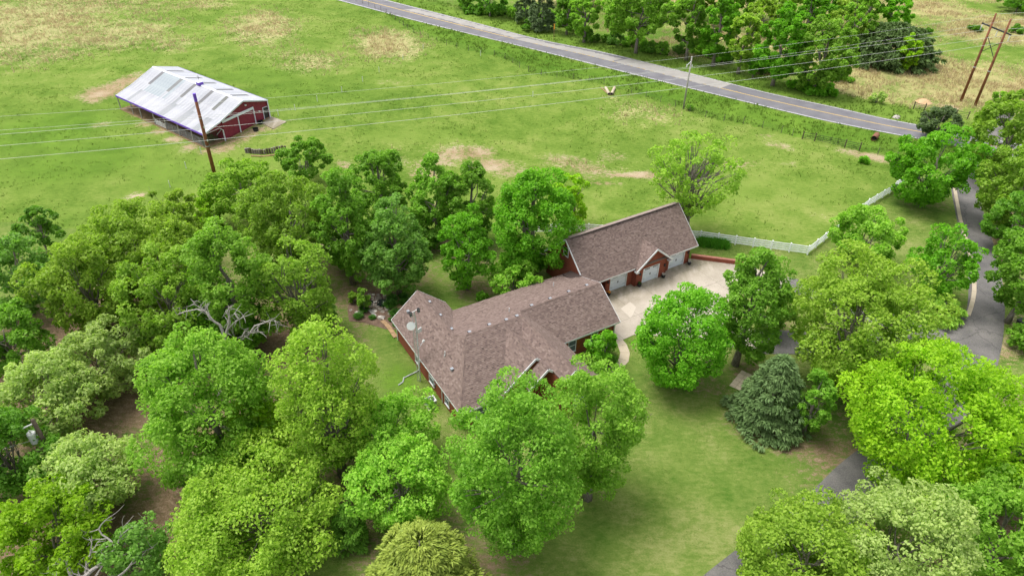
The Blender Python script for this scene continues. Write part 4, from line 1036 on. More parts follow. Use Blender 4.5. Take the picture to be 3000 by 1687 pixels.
for f in (0, 0.33, 0.66, 1): MB().tube([a + d * f + Vector((0, 0, 0.1)), a + d * f + Vector((0, 0, 1.5))], 0.045, 6).build('upright', M['green_steel'], fg)
lp = resample(smooth_line([GO(*p) for p in [(722, 448), (745, 451), (775, 451), (805, 447), (840, 440)]], 8), 0.42)
le = empty('log_edging', (0, 0, 0), 0, 'curved palisade of short weathered logs near the barn', 'palisade')
rl = random.Random(8)
for p in lp:
    h = 0.85 + rl.uniform(-0.1, 0.12); z = float(gz(p[0], p[1])); MB().tube([(p[0], p[1], z - 0.1), (p[0], p[1], z + h)], 0.19 + rl.uniform(-0.02, 0.02), 8).build('log', M['bark'] if rl.random() < 0.5 else M['dark_wood'], le)
MB().tube([GO(735, 457, 0.1), GO(775, 458, 0.1), GO(838, 449, 0.1)], 0.12, 6).build('base_log', M['tan_wood'], le)
# ================================================================ FENCES, POLES, SMALL THINGS
# white four-rail fences
post_me = MB().box((0, 0, 0.7), (0.15, 0.15, 1.4)).mesh('post', M['vinyl'])
cap_me = MB().add([(-0.1, -0.1, 1.4), (0.1, -0.1, 1.4), (0.1, 0.1, 1.4), (-0.1, 0.1, 1.4), (0, 0, 1.49)], [(0, 1, 4), (1, 2, 4), (2, 3, 4), (3, 0, 4), (3, 2, 1, 0)]).mesh('post_cap', M['vinyl'])
rail_me = MB().box((0.5, 0, 0), (1, 0.05, 0.17)).mesh('rail', M['vinyl'])
def rail_fence(pts, label, nr=4):
    f = empty('rail_fence', (*pts[0][:2], 0), 0, label, 'fence'); o0 = np.array(pts[0][:2])
    for a, b in zip(pts[:-1], pts[1:]):
        a, b = np.array(a[:2]), np.array(b[:2]); L = np.linalg.norm(b - a); n = max(1, round(L / 2.44)); d = (b - a) / n; az = math.atan2(d[1], d[0])
        for k in range(n + (1 if b is pts[-1][:2] or np.allclose(b, pts[-1][:2]) else 0)):
            p = a + d * k - o0
            po = link_mesh('post', post_me, f); po.location = (p[0], p[1], 0); po.rotation_euler = (0, 0, az)
            link_mesh('post_cap', cap_me, po)
        for k in range(n):
            p = a + d * k - o0
            for j in range(nr):
                r = link_mesh('rail', rail_me, f); r.location = (p[0], p[1], 0.28 + j * 0.31); r.rotation_euler = (0, 0, az); r.scale = (np.linalg.norm(d), 1, 1)
    return f
FC = GO(2365, 746)
rail_fence([FC, GO(2050, 702), GO(1880, 688), GO(1671, 679), GO(1560, 684)], 'white four-rail fence running behind the brick garage to its corner post')
rail_fence([FC, GO(2540, 607), GO(2606, 567), GO(2648, 531)], 'white four-rail fence slanting up the drive side of the pasture')
rail_fence([GO(905, 752), GO(945, 748), GO(1040, 735)], 'short white rail fence glimpsed between the trees behind the pond')

# wire stock fence by the road
tpost = MB().tube([(0, 0, -0.1), (0, 0, 1.35)], 0.05, 5).mesh('post', M['fence_wire'])
def wire_fence(L, step, label, name='wire_fence', nw=4, post=tpost):
    f = empty(name, (0, 0, 0), 0, label, 'fence'); pts = resample(L, step)
    for p in pts:
        o = link_mesh('post', post, f); o.location = (p[0], p[1], float(gz(p[0], p[1])))
    for j in range(nw):
        z = 0.3 + j * 0.3; MB().tube([(p[0], p[1], z + float(gz(p[0], p[1]))) for p in pts], 0.012, 3).build('wire', M['fence_wire'], f)
    return f
wire_fence(smooth_line(FENCE_WIRE[:12], 5), 3.6, 'long dark wire stock fence between the pasture and the road verge')
wpost = MB().tube([(0, 0, -0.1), (0, 0, 1.55)], 0.1, 7).mesh('post', M['dark_wood'])
gpts = [GO(*p) for p in [(2350, 408), (2386, 414), (2474, 433), (2517, 442)]]
wire_fence(smooth_line([FENCE_WIRE[11], *[p[:2] for p in gpts[:1]]], 4), 3.4, 'short run of wire fence left of the pasture pipe gate')
wire_fence(smooth_line([gpts[3][:2], GO(2560, 450)[:2], GO(2605, 462)[:2], GO(2640, 470)[:2]], 4), 3.0, 'wire fence right of the pasture pipe gate by the bare patch')
def pipe_gate(pts, label, name='pipe_gate'):
    f = empty(name, (0, 0, 0), 0, label, 'gate')
    for p in pts:
        o = link_mesh('post', wpost, f); o.location = (p[0], p[1], p[2])
    for a, b in zip(pts[:-1], pts[1:]):
        for z in (0.3, 0.6, 0.9, 1.25): MB().tube([(a[0], a[1], a[2] + z), (b[0], b[1], b[2] + z)], 0.035, 5).build('rail', M['dark_metal'], f)
    for fr in (0.25, 0.5, 0.75):
        a, b = pts[len(pts) // 2 - 1], pts[len(pts) // 2]; p = a + (b - a) * fr; MB().tube([(p[0], p[1], p[2] + 0.2), (p[0], p[1], p[2] + 1.3)], 0.03, 5).build('upright', M['dark_metal'], f)
pipe_gate(gpts, 'dark pipe gate between timber posts at the pasture edge below the road')
pipe_gate([GO(*p) for p in [(2675, 320), (2707, 326), (2798, 344), (2833, 350)]], 'dark pipe gate between posts in front of the tall twin poles')

# electric-fence stakes in the pasture
stake_me = MB().tube([(0, 0, 0), (0, 0, 1.15)], 0.055, 6).mesh('stake', M['plastic_white'])
stakes = [(1002, 271, 'white stake on the pasture path nearest the middle of the field'), (1063, 241, 'white stake second along the line below the dry grass'), (1111, 212, 'white stake at the lower edge of the dry grass patch'), (1181, 176, 'white stake by the right tip of the dry grass patch'), (1240, 144, 'white stake at the far top end of the line by the dry grass'),
          (1561, 284, 'lone white stake left of the two log rolls'), (930, 298, 'white stake right of the barn pad, farthest out'), (865, 324, 'white stake second out from the barn pad'), (816, 340, 'white stake standing closest to the barn pad'), (590, 450, 'white stake at the barn front corner by the tall brown pole'), (546, 494, 'white stake below the barn, middle of three'), (499, 549, 'white stake below the barn, nearest the wood'), (1408, 164, 'pale stake on the verge side of the wire fence')]
for px, py, lab in stakes:
    o = link_mesh('fence_stake', stake_me); o.location = GO(px, py); tag(o, lab, 'stake', 'white fence stakes in the pasture')

# log rolls, timber, culvert, marker, stones
def lying(px0, py0, px1, py1, r, name, mat, label, cat, hollow=True):
    a, b = GO(px0, py0), GO(px1, py1); t = empty(name, tuple((a + b) / 2), 0, label, cat); c = (a + b) / 2; z = Vector((0, 0, r))
    pa, pb = Vector(a - c) + z, Vector(b - c) + z
    m = MB()
    if hollow:
        m.tube([pa, pb], r, 14, False); m.tube([pb, pa], r * 0.82, 14, False)
        m.build('barrel', M[mat], t, True)
        d = (pb - pa).normalized(); MB().tube([pb - d * 0.5, pb - d * 0.45], r * 0.8, 14).build('dark_core', M['black'], t)
        m2 = MB(); 
        for e in (pa, pb): m2.tube([e - d * 0.03, e + d * 0.03], r * 1.03, 14, False)
        m2.build('rim', M[mat], t)
    else: m.tube([pa, pb], r, 8).build('timber', M[mat], t)
    return t
lying(1774, 262, 1784, 280, 0.3, 'pipe_section', 'kerb', 'pale hollow culvert pipe lying left in a V with another', 'pipe')
lying(1800, 262, 1791, 280, 0.3, 'pipe_section', 'kerb', 'pale hollow culvert pipe lying right in a V with another', 'pipe')
lying(1761, 259, 1778, 274, 0.1, 'timber_post', 'tan_wood', 'tan timber post lying left of the two pale pipes', 'post', False)
lying(2566, 403, 2558, 414, 0.5, 'culvert', 'pipe_rust', 'rusty corrugated culvert pipe poking out of the roadside ditch', 'culvert')
mk = empty('marker_post', tuple(GO(1622, 117)), 0, 'slim post with an orange marker plate on the far road verge', 'marker')
MB().box((0, 0, 1.3), (0.1, 0.06, 2.6)).build('post', M['tan_wood'], mk); MB().box((0, -0.05, 3.2), (0.24, 0.05, 1.3)).build('plate', M['orange'], mk)
def rock(name, pos, s, mat, label, cat, seed, group=None, parent=None, flat=0.6):
    r = np.random.default_rng(seed); bm_v = []; n1, n2 = 5, 8; m = MB()
    for i in range(n1):
        th = math.pi * (i + 0.5) / n1
        for k in range(n2):
            ph = 2 * math.pi * k / n2; q = 1 + r.uniform(-0.22, 0.22); bm_v.append((s * q * math.sin(th) * math.cos(ph), s * q * math.sin(th) * math.sin(ph) * 0.85, s * flat * q * math.cos(th)))
    fs = [(i * n2 + k, (i + 1) * n2 + k, (i + 1) * n2 + (k + 1) % n2, i * n2 + (k + 1) % n2) for i in range(n1 - 1) for k in range(n2)]
    m.add(bm_v, fs + [tuple(range(n2)), tuple(reversed(range((n1 - 1) * n2, n1 * n2)))])
    o = m.build(name, M[mat], parent); o.location = pos; o.rotation_euler = (0, 0, r.uniform(0, 6))
    if label: tag(o, label, cat, group)
    return o
rock('boulder', GO(2626, 345, 0.1), 0.8, 'white_stone', 'white boulder on the verge across the road from the culvert', 'boulder', 1)
mound_m = mk_mulch('tan_earth', (0.42, 0.27, 0.14), (0.6, 0.42, 0.25)); M['tan_earth'] = mound_m
mp = GO(2706, 300)
mm = MB(); rr = [(0, 1.3), (0.9, 1.15), (1.8, 0.7), (2.6, 0.25), (3.2, -0.1)]; r_ = random.Random(4)
vs = [(0, 0, 1.25)] + [(R * math.cos(2 * math.pi * k / 18) * r_.uniform(0.9, 1.1), R * math.sin(2 * math.pi * k / 18) * r_.uniform(0.9, 1.1), z + r_.uniform(-0.06, 0.06)) for R, z in rr[1:] for k in range(18)]
fs = [(0, 1 + k, 1 + (k + 1) % 18) for k in range(18)] + [(1 + i * 18 + k, 1 + (i + 1) * 18 + k, 1 + (i + 1) * 18 + (k + 1) % 18, 1 + i * 18 + (k + 1) % 18) for i in range(3) for k in range(18)]
mo = mm.add(vs, fs).build('earth_mound', mound_m, None, True); mo.location = mp; mo.scale = (0.5, 0.5, 0.55); tag(mo, 'tan mound of bare earth left of the tall twin poles', 'mound')

# ---------------------------------------------------------------- power line: single pole, twin-pole frame, distribution pole
def steel_pole(name, base, h, r0, r1, label, bands=()):
    p = empty(name, tuple(base), 0, label, 'utility pole')
    MB().tube([(0, 0, -0.5), (0, 0, h * 0.5), (0, 0, h)], [r0, (r0 + r1) / 2, r1], 12).build('shaft', M['rust'], p, True)
    for z in bands: MB().tube([(0, 0, z), (0, 0, z + 0.14)], (r0 + (r1 - r0) * z / h) + 0.03, 12).build('band', M['grey_metal'] if name == 'power_pole' else M['rust'], p)
    return p
PA = np.array([-46.72, 96.72, 0.0]); HPA = 13.3
pA = steel_pole('power_pole', PA, HPA, 0.3, 0.2, 'tall rust brown power pole standing in front of the barn', (9.6, 5.2))
MB().tube([(0, 0, 12.2), (0, 0, HPA + 0.06)], 0.23, 10).build('pole_top', M['purple'], pA)
m = MB(); m.tube([(-0.28, 0.1, 5.0), (-0.33, 0.1, 7.2)], 0.05, 6); m.build('ground_lead', M['barn_trim'], pA)
for z in (6.2, 8.3): MB().box((0.27, -0.12, z), (0.14, 0.14, 0.3)).build('step_bracket', M['galv'], pA)
HL, HR = np.array([92.15, 139.1, 0]), np.array([93.57, 136.41, 0])
fr = empty('twin_pole_frame', tuple((HL + HR) / 2), 0, 'pair of tall rust brown poles joined by a crossarm and X brace', 'utility pole')
cc = (HL + HR) / 2; ax = (HR - HL) / np.linalg.norm(HR - HL)
def rel(p, z): return (p[0] - cc[0], p[1] - cc[1], z)
for p, h in ((HL, 17.3), (HR, 16.9)): MB().tube([rel(p, -0.5), rel(p, h / 2), rel(p, h)], [0.28, 0.24, 0.17], 12).build('pole', M['rust'], fr, True)
for p, zb in ((HL, 7.0), (HR, 7.0)): MB().tube([rel(p, zb), rel(p, zb + 0.15)], 0.3, 12).build('band', M['galv'], fr)
MB().bar(rel(HL - ax * 1.9, 15.1), rel(HR + ax * 1.2, 14.3), 0.2, 0.24).build('crossarm', M['dark_metal'], fr)
MB().bar(rel(HL, 13.3), rel(HR, 9.3), 0.1, 0.1).build('brace', M['dark_metal'], fr); MB().bar(rel(HL, 10.0), rel(HR, 12.6), 0.1, 0.1).build('brace', M['dark_metal'], fr)
ins = [(HL - ax * 1.75, 15.0), ((HL + HR) / 2 + ax * 0.0, 14.6), (HR + ax * 1.05, 14.3)]
for p, z in ins:
    im = MB()
    for k in range(6): im.tube([rel(p, z - 0.28 - k * 0.16), rel(p, z - 0.36 - k * 0.16)], [0.14, 0.05], 10)
    im.tube([rel(p, z), rel(p, z - 1.3)], 0.03, 6); im.build('insulator', M['plastic_white'], fr)
# conductors: each hangs in its own vertical plane along the line; heights follow the surveyed sight lines
LD = (PA[:2] - cc[:2]); LD /= np.linalg.norm(LD); LN = np.array([-LD[1], LD[0]])
def wire_pt(px, py, through):
    d = RW @ np.array([px - 1500.0, py - 843.5, 2000.0]); t = (LN @ through[:2]) / (LN @ d[:2]); return np.array([d[0] * t, d[1] * t, CAM_H + d[2] * t])
def conductor(obs, through, p_end, label, rad=0.03):
    pts = [wire_pt(x, y, through) for x, y in obs]
    s = np.array([(p[:2] - cc[:2]) @ LD for p in pts] + [(p_end[:2] - cc[:2]) @ LD]); z = np.array([p[2] for p in pts] + [p_end[2]])
    cf = np.polyfit(s, z, 2, w=np.r_[np.ones(len(pts)), 3.0]); s0 = float((p_end[:2] - cc[:2]) @ LD); off = through[:2] - (through[:2] - cc[:2]) @ LD * LD
    off = cc[:2] + LN * ((through[:2] - cc[:2]) @ LN); ss = np.linspace(s0, s.max() + 40, 48); zz = np.polyval(cf, ss)
    zz += (p_end[2] - zz[0]) * np.clip(1 - (ss - s0) / 30, 0, 1)
    w = MB().tube([(*(off + LD * a), b) for a, b in zip(ss, zz)], rad, 5).build('power_line', M['wire']); tag(w, label, 'power line', 'power lines crossing the pasture')
    r_end = [(*(off + LD * a), polyz) for a, polyz in ((s0, p_end[2]), (s0 - 45, p_end[2] + 1.5), (s0 - 90, p_end[2] + 4))]
    return w
T1 = lambda a, b: (a * .3882, b * .3882); T2_ = lambda a, b: (1000 + a * .3882, b * .3882); T3_ = lambda a, b: (2000 + a * .3882, b * .3882)
conductor([T1(0, 920), T1(900, 800), T1(1940, 715), T2_(300, 660), T2_(1980, 520), T3_(400, 410), T3_(1500, 240)], HL, np.array([*HL[:2], 17.2]), 'topmost thin power line tied to the taller twin pole', 0.014)
conductor([T1(0, 1025), T1(1140, 878), T1(2030, 800), T2_(900, 695), T2_(2230, 575), T3_(700, 440), T3_(1800, 265)], HR, np.array([*HR[:2], 16.8]), 'upper power line of the close pair crossing the pasture', 0.016)
conductor([T1(0, 1045), T1(1200, 890), T1(2080, 820), T2_(900, 708), T2_(2230, 583), T3_(700, 448), T3_(1800, 272)], ins[0][0], np.array([*ins[0][0][:2], 13.7]), 'lower power line of the close pair crossing the pasture', 0.022)
conductor([T1(0, 1133), T1(1250, 960), T1(2160, 890), T2_(900, 788), T2_(2100, 664), T3_(700, 515), T3_(1800, 345)], ins[1][0], np.array([*ins[1][0][:2], 13.3]), 'second lowest power line hung from the middle insulator', 0.022)
conductor([T1(0, 1228), T1(1530, 1020), T2_(900, 868), T2_(2100, 735), T3_(340, 636), T3_(1200, 500), T3_(1900, 390)], ins[2][0], np.array([*ins[2][0][:2], 13.0]), 'lowest power line hung from the right-hand insulator', 0.024)
# lines going on past the frame to the right
for (p, z, lab) in ((HL, 17.2, 'thin power line leaving the taller twin pole to the right'), (HR, 16.8, 'thin power line leaving the shorter twin pole to the right'), (ins[0][0], 13.7, 'power line leaving the left insulator to the right'), (ins[1][0], 13.3, 'power line leaving the middle insulator to the right'), (ins[2][0], 13.0, 'power line leaving the right insulator to the right')):
    tag(MB().tube([(*(p[:2] - LD * a), z - 0.012 * a + 0.00016 * a * a) for a in (0, 15, 30, 50, 75)], 0.025, 5).build('power_line', M['wire']), lab, 'power line', 'power lines beyond the twin poles')
dp = empty('distribution_pole', (33.14, 131.3, 0), 0, 'slim grey wooden utility pole on the near road verge', 'utility pole')
MB().tube([(0, 0, -0.4), (0, 0, 9.9)], [0.19, 0.12], 10).build('shaft', M['grey_wood'], dp, True)
m = MB(); m.bar((0, 0, 9.3), (-0.7, -0.25, 8.6), 0.09, 0.09); m.build('bracket', M['galv'], dp); MB().tube([(-0.75, -0.28, 8.2), (-0.75, -0.28, 8.75)], 0.1, 8).build('insulator', M['plastic_white'], dp)
MB().tube([(0.3, 0, 8.25), (0.34, 0, 8.6)], 0.1, 8).build('insulator', M['plastic_white'], dp); MB().bar((0, 0, 8.4), (0.32, 0, 8.4), 0.06, 0.06).build('bracket', M['galv'], dp); MB().tube([(0, 0, 9.9), (0, 0, 10.2)], 0.1, 8).build('insulator', M['plastic_white'], dp)
# transformer pole among the trees at lower left
tpb = G(160, 1199); tp = empty('transformer_pole', tuple(tpb), 0, 'leaning brown wooden pole carrying a grey transformer among the left trees', 'utility pole')
TH = 7.0
MB().tube([(0, 0, -0.5), (0, 0, TH)], [0.22, 0.16], 10).build('shaft', M['dark_wood'], tp, True)
m = MB(); m.tube([(-0.55, -0.2, 4.6), (-0.55, -0.2, 5.55)], 0.32, 14); m.tube([(-0.55, -0.2, 5.55), (-0.55, -0.2, 5.68)], [0.35, 0.3], 14); m.build('transformer', M['plastic_white'], tp)
MB().tube([(-0.5, -0.25, 5.65), (-0.5, -0.25, 6.0)], [0.08, 0.05], 8).build('bushing', M['plastic_white'], tp); MB().bar((0, 0, 5.1), (-0.35, -0.12, 5.1), 0.1, 0.3).build('bracket', M['galv'], tp)
MB().tube([(-0.2, 0, 6.5), (-0.9, -0.45, 6.35)], 0.07, 8).build('insulator', M['plastic_white'], tp)
for z, e, lab in ((6.35, (-26, -14, 6.0), 'upper service wire leaving the transformer pole'), (4.9, (-26, -13, 5.0), 'lower service wire leaving the transformer can')):
    tag(MB().tube([(tpb[0] - 0.6, tpb[1] - 0.3, z), (tpb[0] + e[0] * 0.5, tpb[1] + e[1] * 0.5, (z + e[2]) / 2 - 0.35), (tpb[0] + e[0], tpb[1] + e[1], e[2])], 0.022, 5).build('service_wire', M['wire']), lab, 'wire', 'service wires of the transformer pole')

# ---------------------------------------------------------------- radio mast by the house
mb_ = hw(-6.75, -5.75); MH = 9.0
ms = empty('radio_mast', (mb_[0], mb_[1], -0.1), HAZ, 'slim lattice radio mast with dishes standing against the house wall', 'mast')
def leg(k, z): a = 2 * math.pi * k / 3 + 0.5; r = 0.19 if z < 7.8 else 0.19 * (MH - z) / 1.2 + 0.02; return (r * math.cos(a), r * math.sin(a), z)
for k in range(3): MB().tube([leg(k, 0), leg(k, 7.8), leg(k, MH)], 0.032, 5).build('leg', M['galv'], ms)
lat = MB()
for j in range(22):
    for k in range(3): lat.bar(leg(k, 0.35 * j), leg((k + 1) % 3, 0.35 * (j + 1)), 0.024, 0.024)
lat.build('lattice', M['galv'], ms)
for (x, y, z, r, nm) in ((-0.5, -0.2, 7.6, 0.42, 'dish'),):
    dm = MB(); dm.tube([(x, y, z), (x - 0.05, y - 0.12, z + 0.06)], [r * 0.6, r], 18); dm.build('dish', M['plastic_white'], ms); MB().bar((0, 0, z), (x, y, z), 0.04, 0.04).build('dish_arm', M['galv'], ms)
pn = MB(); pn.box((0.42, 0.0, 6.55), (0.5, 0.08, 0.5), 0.4); pn.build('panel_antenna', M['plastic_white'], ms); MB().bar((0, 0, 6.5), (0.42, 0, 6.5), 0.04, 0.04).build('panel_arm', M['galv'], ms)
MB().bar((-0.36, 0, MH - 0.1), (0.36, 0, MH + 0.1), 0.05, 0.05).build('camera_bar', M['plastic_white'], ms)
for sx in (-1, 1):
    for dz in (-0.12, 0.12):
        cm = MB(); cm.tube([(sx * 0.4, -0.03, MH + sx * 0.1 + dz), (sx * 0.4, -0.22, MH - 0.04 + sx * 0.1 + dz)], [0.12, 0.15], 12); cm.build('flood_camera', M['black'], ms); MB().tube([(sx * 0.4, -0.222, MH - 0.04 + sx * 0.1 + dz), (sx * 0.4, -0.228, MH - 0.04 + sx * 0.1 + dz)], 0.1, 12).build('lens', M['grey_metal'], ms)
ym = MB(); ym.bar((0.1, 0, 4.3), (0.75, 0.1, 4.95), 0.04, 0.04); ym.bar((0.45, 0.05, 4.7), (0.2, 0.05, 5.1), 0.04, 0.04); ym.build('yoke', M['galv'], ms); MB().tube([(0.72, 0.1, 4.9), (0.85, 0.12, 5.08)], 0.12, 10).build('beacon', M['plastic_white'], ms)
MB().bar((0.0, 0.0, 2.6), (0.65, 0.0, 2.6), 0.05, 0.05).build('wall_bracket', M['galv'], ms)

# air conditioner
acp = hw(-7.25, -9.55); ac = empty('air_conditioner', (acp[0], acp[1], -0.05), HAZ, 'grey air conditioning unit with a round fan grille beside the house wall', 'air conditioner')
MB().box((0, 0, 0.05), (1.0, 1.0, 0.1)).build('plinth', M['concrete'], ac)
bm_ = MB(); bm_.box((0, 0, 0.5), (0.82, 0.82, 0.8)); bm_.build('cabinet', M['grey_metal'], ac)
tp_ = MB(); tp_.box((0, 0, 0.93), (0.9, 0.9, 0.07)); tp_.build('top_cover', M['plastic_white'], ac)
MB().tube([(0, 0, 0.966), (0, 0, 0.985)], 0.36, 20).build('fan_well', M['black'], ac)
gr = MB()
for r in (0.12, 0.24, 0.36): gr.tube([(r * math.cos(t), r * math.sin(t), 0.995) for t in np.linspace(0, 2 * math.pi, 22)], 0.008, 4)
for k in range(4): gr.bar((0.36 * math.cos(k * 0.785), 0.36 * math.sin(k * 0.785), 0.995), (-0.36 * math.cos(k * 0.785), -0.36 * math.sin(k * 0.785), 0.995), 0.012, 0.012)
gr.build('fan_grille', M['galv'], ac); MB().tube([(0, 0, 0.985), (0, 0, 1.0)], 0.09, 10).build('motor_cap', M['plastic_white'], ac)

# wheelie bin by the drive
bp = GO(2984, 962); bn = empty('refuse_bin', tuple(bp), 0.4, 'black wheeled refuse bin under the trees right of the driveway', 'bin')
m = MB(); m.add([(-0.3, -0.32, 0.08), (0.3, -0.32, 0.08), (0.3, 0.32, 0.08), (-0.3, 0.32, 0.08), (-0.38, -0.42, 1.05), (0.38, -0.42, 1.05), (0.38, 0.42, 1.05), (-0.38, 0.42, 1.05)], [(3, 2, 1, 0), (0, 1, 5, 4), (1, 2, 6, 5), (2, 3, 7, 6), (3, 0, 4, 7), (4, 5, 6, 7)]); m.build('body', M['black'], bn)
MB().box((0, 0.0, 1.1), (0.82, 0.92, 0.08)).build('lid', M['dark_metal'], bn); MB().bar((-0.3, 0.5, 1.02), (0.3, 0.5, 1.02), 0.05, 0.05).build('handle', M['galv'], bn)
for s in (-1, 1): MB().tube([(s * 0.3, 0.3, 0.12), (s * 0.36, 0.3, 0.12)], 0.13, 12).build('wheel', M['black'], bn)

# ---------------------------------------------------------------- pond garden behind the house
ZP = lambda x, y: (980 + x * .10093, 820 + y * .10093)
pg = [GO(*ZP(*p))[:2] for p in [(480, 500), (700, 380), (1000, 330), (1400, 330), (1800, 380), (2050, 500), (2020, 800), (1750, 1150), (1700, 1350), (1850, 1440), (1500, 1440), (900, 1250), (420, 1200), (380, 850)]]
tag(MB().poly([(p[0], p[1], 0.03) for p in ccw(pg)]).build('mulch_bed', M['mulch']), kind='structure')
wpts = smooth_line([GO(*ZP(*p))[:2] for p in [(1250, 600), (1400, 560), (1590, 600), (1540, 690), (1490, 790), (1380, 790), (1230, 740), (1250, 600)]], 5)[:-1]
pond = empty('pond', (0, 0, 0)); tag(pond, kind='structure')
MB().poly([(p[0], p[1], 0.05) for p in ccw(wpts)]).build('water_surface', M['water'], pond)
wc = np.mean([p for p in wpts], axis=0)
w2 = GO(*ZP(1065, 665))[:2]; MB().poly([(w2[0] + 0.62 * math.cos(t), w2[1] + 0.5 * math.sin(t), 0.05) for t in np.linspace(0, 6.283, 17)[:-1]]).build('water_surface', M['water'], pond)
rng2 = random.Random(21)
for i, p in enumerate(wpts[::2]):
    d = (p - wc) / np.linalg.norm(p - wc)
    for k in range(2):
        q = p + d * (0.2 + 0.42 * k + rng2.uniform(-0.05, 0.12)) + np.array([rng2.uniform(-0.1, 0.1)] * 2)
        rock('stone', (q[0], q[1], 0.08), rng2.uniform(0.12, 0.26), 'stone', None, None, 100 + i * 3 + k, parent=pond, flat=0.45)
for i in range(9):
    t = i / 9 * 6.28; rock('stone', (w2[0] + 0.85 * math.cos(t), w2[1] + 0.7 * math.sin(t), 0.08), rng2.uniform(0.1, 0.2), 'stone', None, None, 200 + i, parent=pond, flat=0.45)
rock('fountain_stone', (*GO(*ZP(1440, 680))[:2], 0.1), 0.24, 'white_stone', None, None, 300, parent=pond)
fl = [(1160, 900, .6), (1390, 930, .45), (750, 890, .5), (670, 965, .6), (1640, 930, .5), (1600, 985, .45), (1130, 430, .4), (1020, 430, .5), (1260, 440, .4), (1440, 455, .35), (1090, 500, .4), (1270, 505, .45), (1180, 640, .45), (1150, 720, .4), (470, 880, .4), (1530, 840, .4), (1300, 850, .5)]
flag = tag(empty('flagstones'), kind='structure')
for i, (x, y, s) in enumerate(fl): rock('flagstone', (*GO(*ZP(x, y))[:2], 0.03), s * 0.6, 'stone' if i % 3 else 'white_stone', None, None, 320 + i, parent=flag, flat=0.22)
rock('boulder', GO(*ZP(1360, 1090), 0.15), 0.42, 'white_stone', 'white and tan boulder beside the plank walk at the pond garden', 'boulder', 400)
ribbon([ZP(*p) for p in []] or [(p[0] / K, p[1] / K) for p in [ZP(1840, 430), ZP(1890, 560), ZP(1900, 680), ZP(1840, 800), ZP(1770, 920)]], 1.1, 0.045, 'gravel_path', M['tan_gravel'])
pw = [GO(*ZP(*p))[:2] for p in [(1380, 1190), (1480, 1270), (1560, 1360), (1630, 1450), (1700, 1560), (1780, 1680)]]
pl = resample(smooth_line(pw, 6), 0.9); plank = tag(empty('plank_walk'), kind='structure')
for a, b in zip(pl[:-1], pl[1:]):
    d = (b - a) * 0.02; MB().bar((*(a + d), 0.06), (*(b - d), 0.06), 0.5, 0.1).build('plank', M['tan_wood'], plank)
pw = [GO(*ZP(*p))[:2] for p in [(1010, 870), (1080, 940), (1140, 1010), (1200, 1090)]]; pl = resample(smooth_line(pw, 6), 0.8)
for i, (a, b) in enumerate(zip(pl[:-1], pl[1:])):
    d = (b - a) * 0.02; MB().bar((*(a + d), 0.06), (*(b - d), 0.06), 0.4, 0.1).build('plank', M['grey_wood'] if i < 2 else M['tan_wood'], plank)
# square pavers by the lawn conifer
pav = tag(empty('stepping_stones'), kind='structure'); pa_, pb_ = GO(2185, 1096)[:2], GO(2150, 1140)[:2]; dd = (pb_ - pa_) / np.linalg.norm(pb_ - pa_); pn_ = np.array([-dd[1], dd[0]])
for i in range(5):
    for j in (-1, 1):
        q = pa_ + dd * 0.62 * i + pn_ * 0.3 * j; MB().box((q[0], q[1], 0.02), (0.57, 0.57, 0.06), math.atan2(dd[1], dd[0])).build('paver', M['kerb'], pav)
# ================================================================ TREES AND SHRUBS
def unit(v): return v / np.maximum(np.linalg.norm(v, axis=-1, keepdims=True), 1e-9)

def leaf_quads(r, pos, nrm, size, aspect, droop=0.25):
    """one folded leaf spray per point: 4 vertices, bent along the middle"""
    n = len(pos); t = unit(np.cross(nrm, unit(r.normal(size=(n, 3))))); b = np.cross(nrm, t)
    L = (size * r.uniform(0.65, 1.35, n))[:, None]; Wd = L * aspect
    V = np.empty((n, 4, 3))
    V[:, 0] = pos - t * L * 0.5; V[:, 1] = pos + b * Wd * 0.5 + nrm * L * 0.1; V[:, 2] = pos + t * L * 0.5 - nrm * L * droop; V[:, 3] = pos - b * Wd * 0.5 + nrm * L * 0.1
    return V

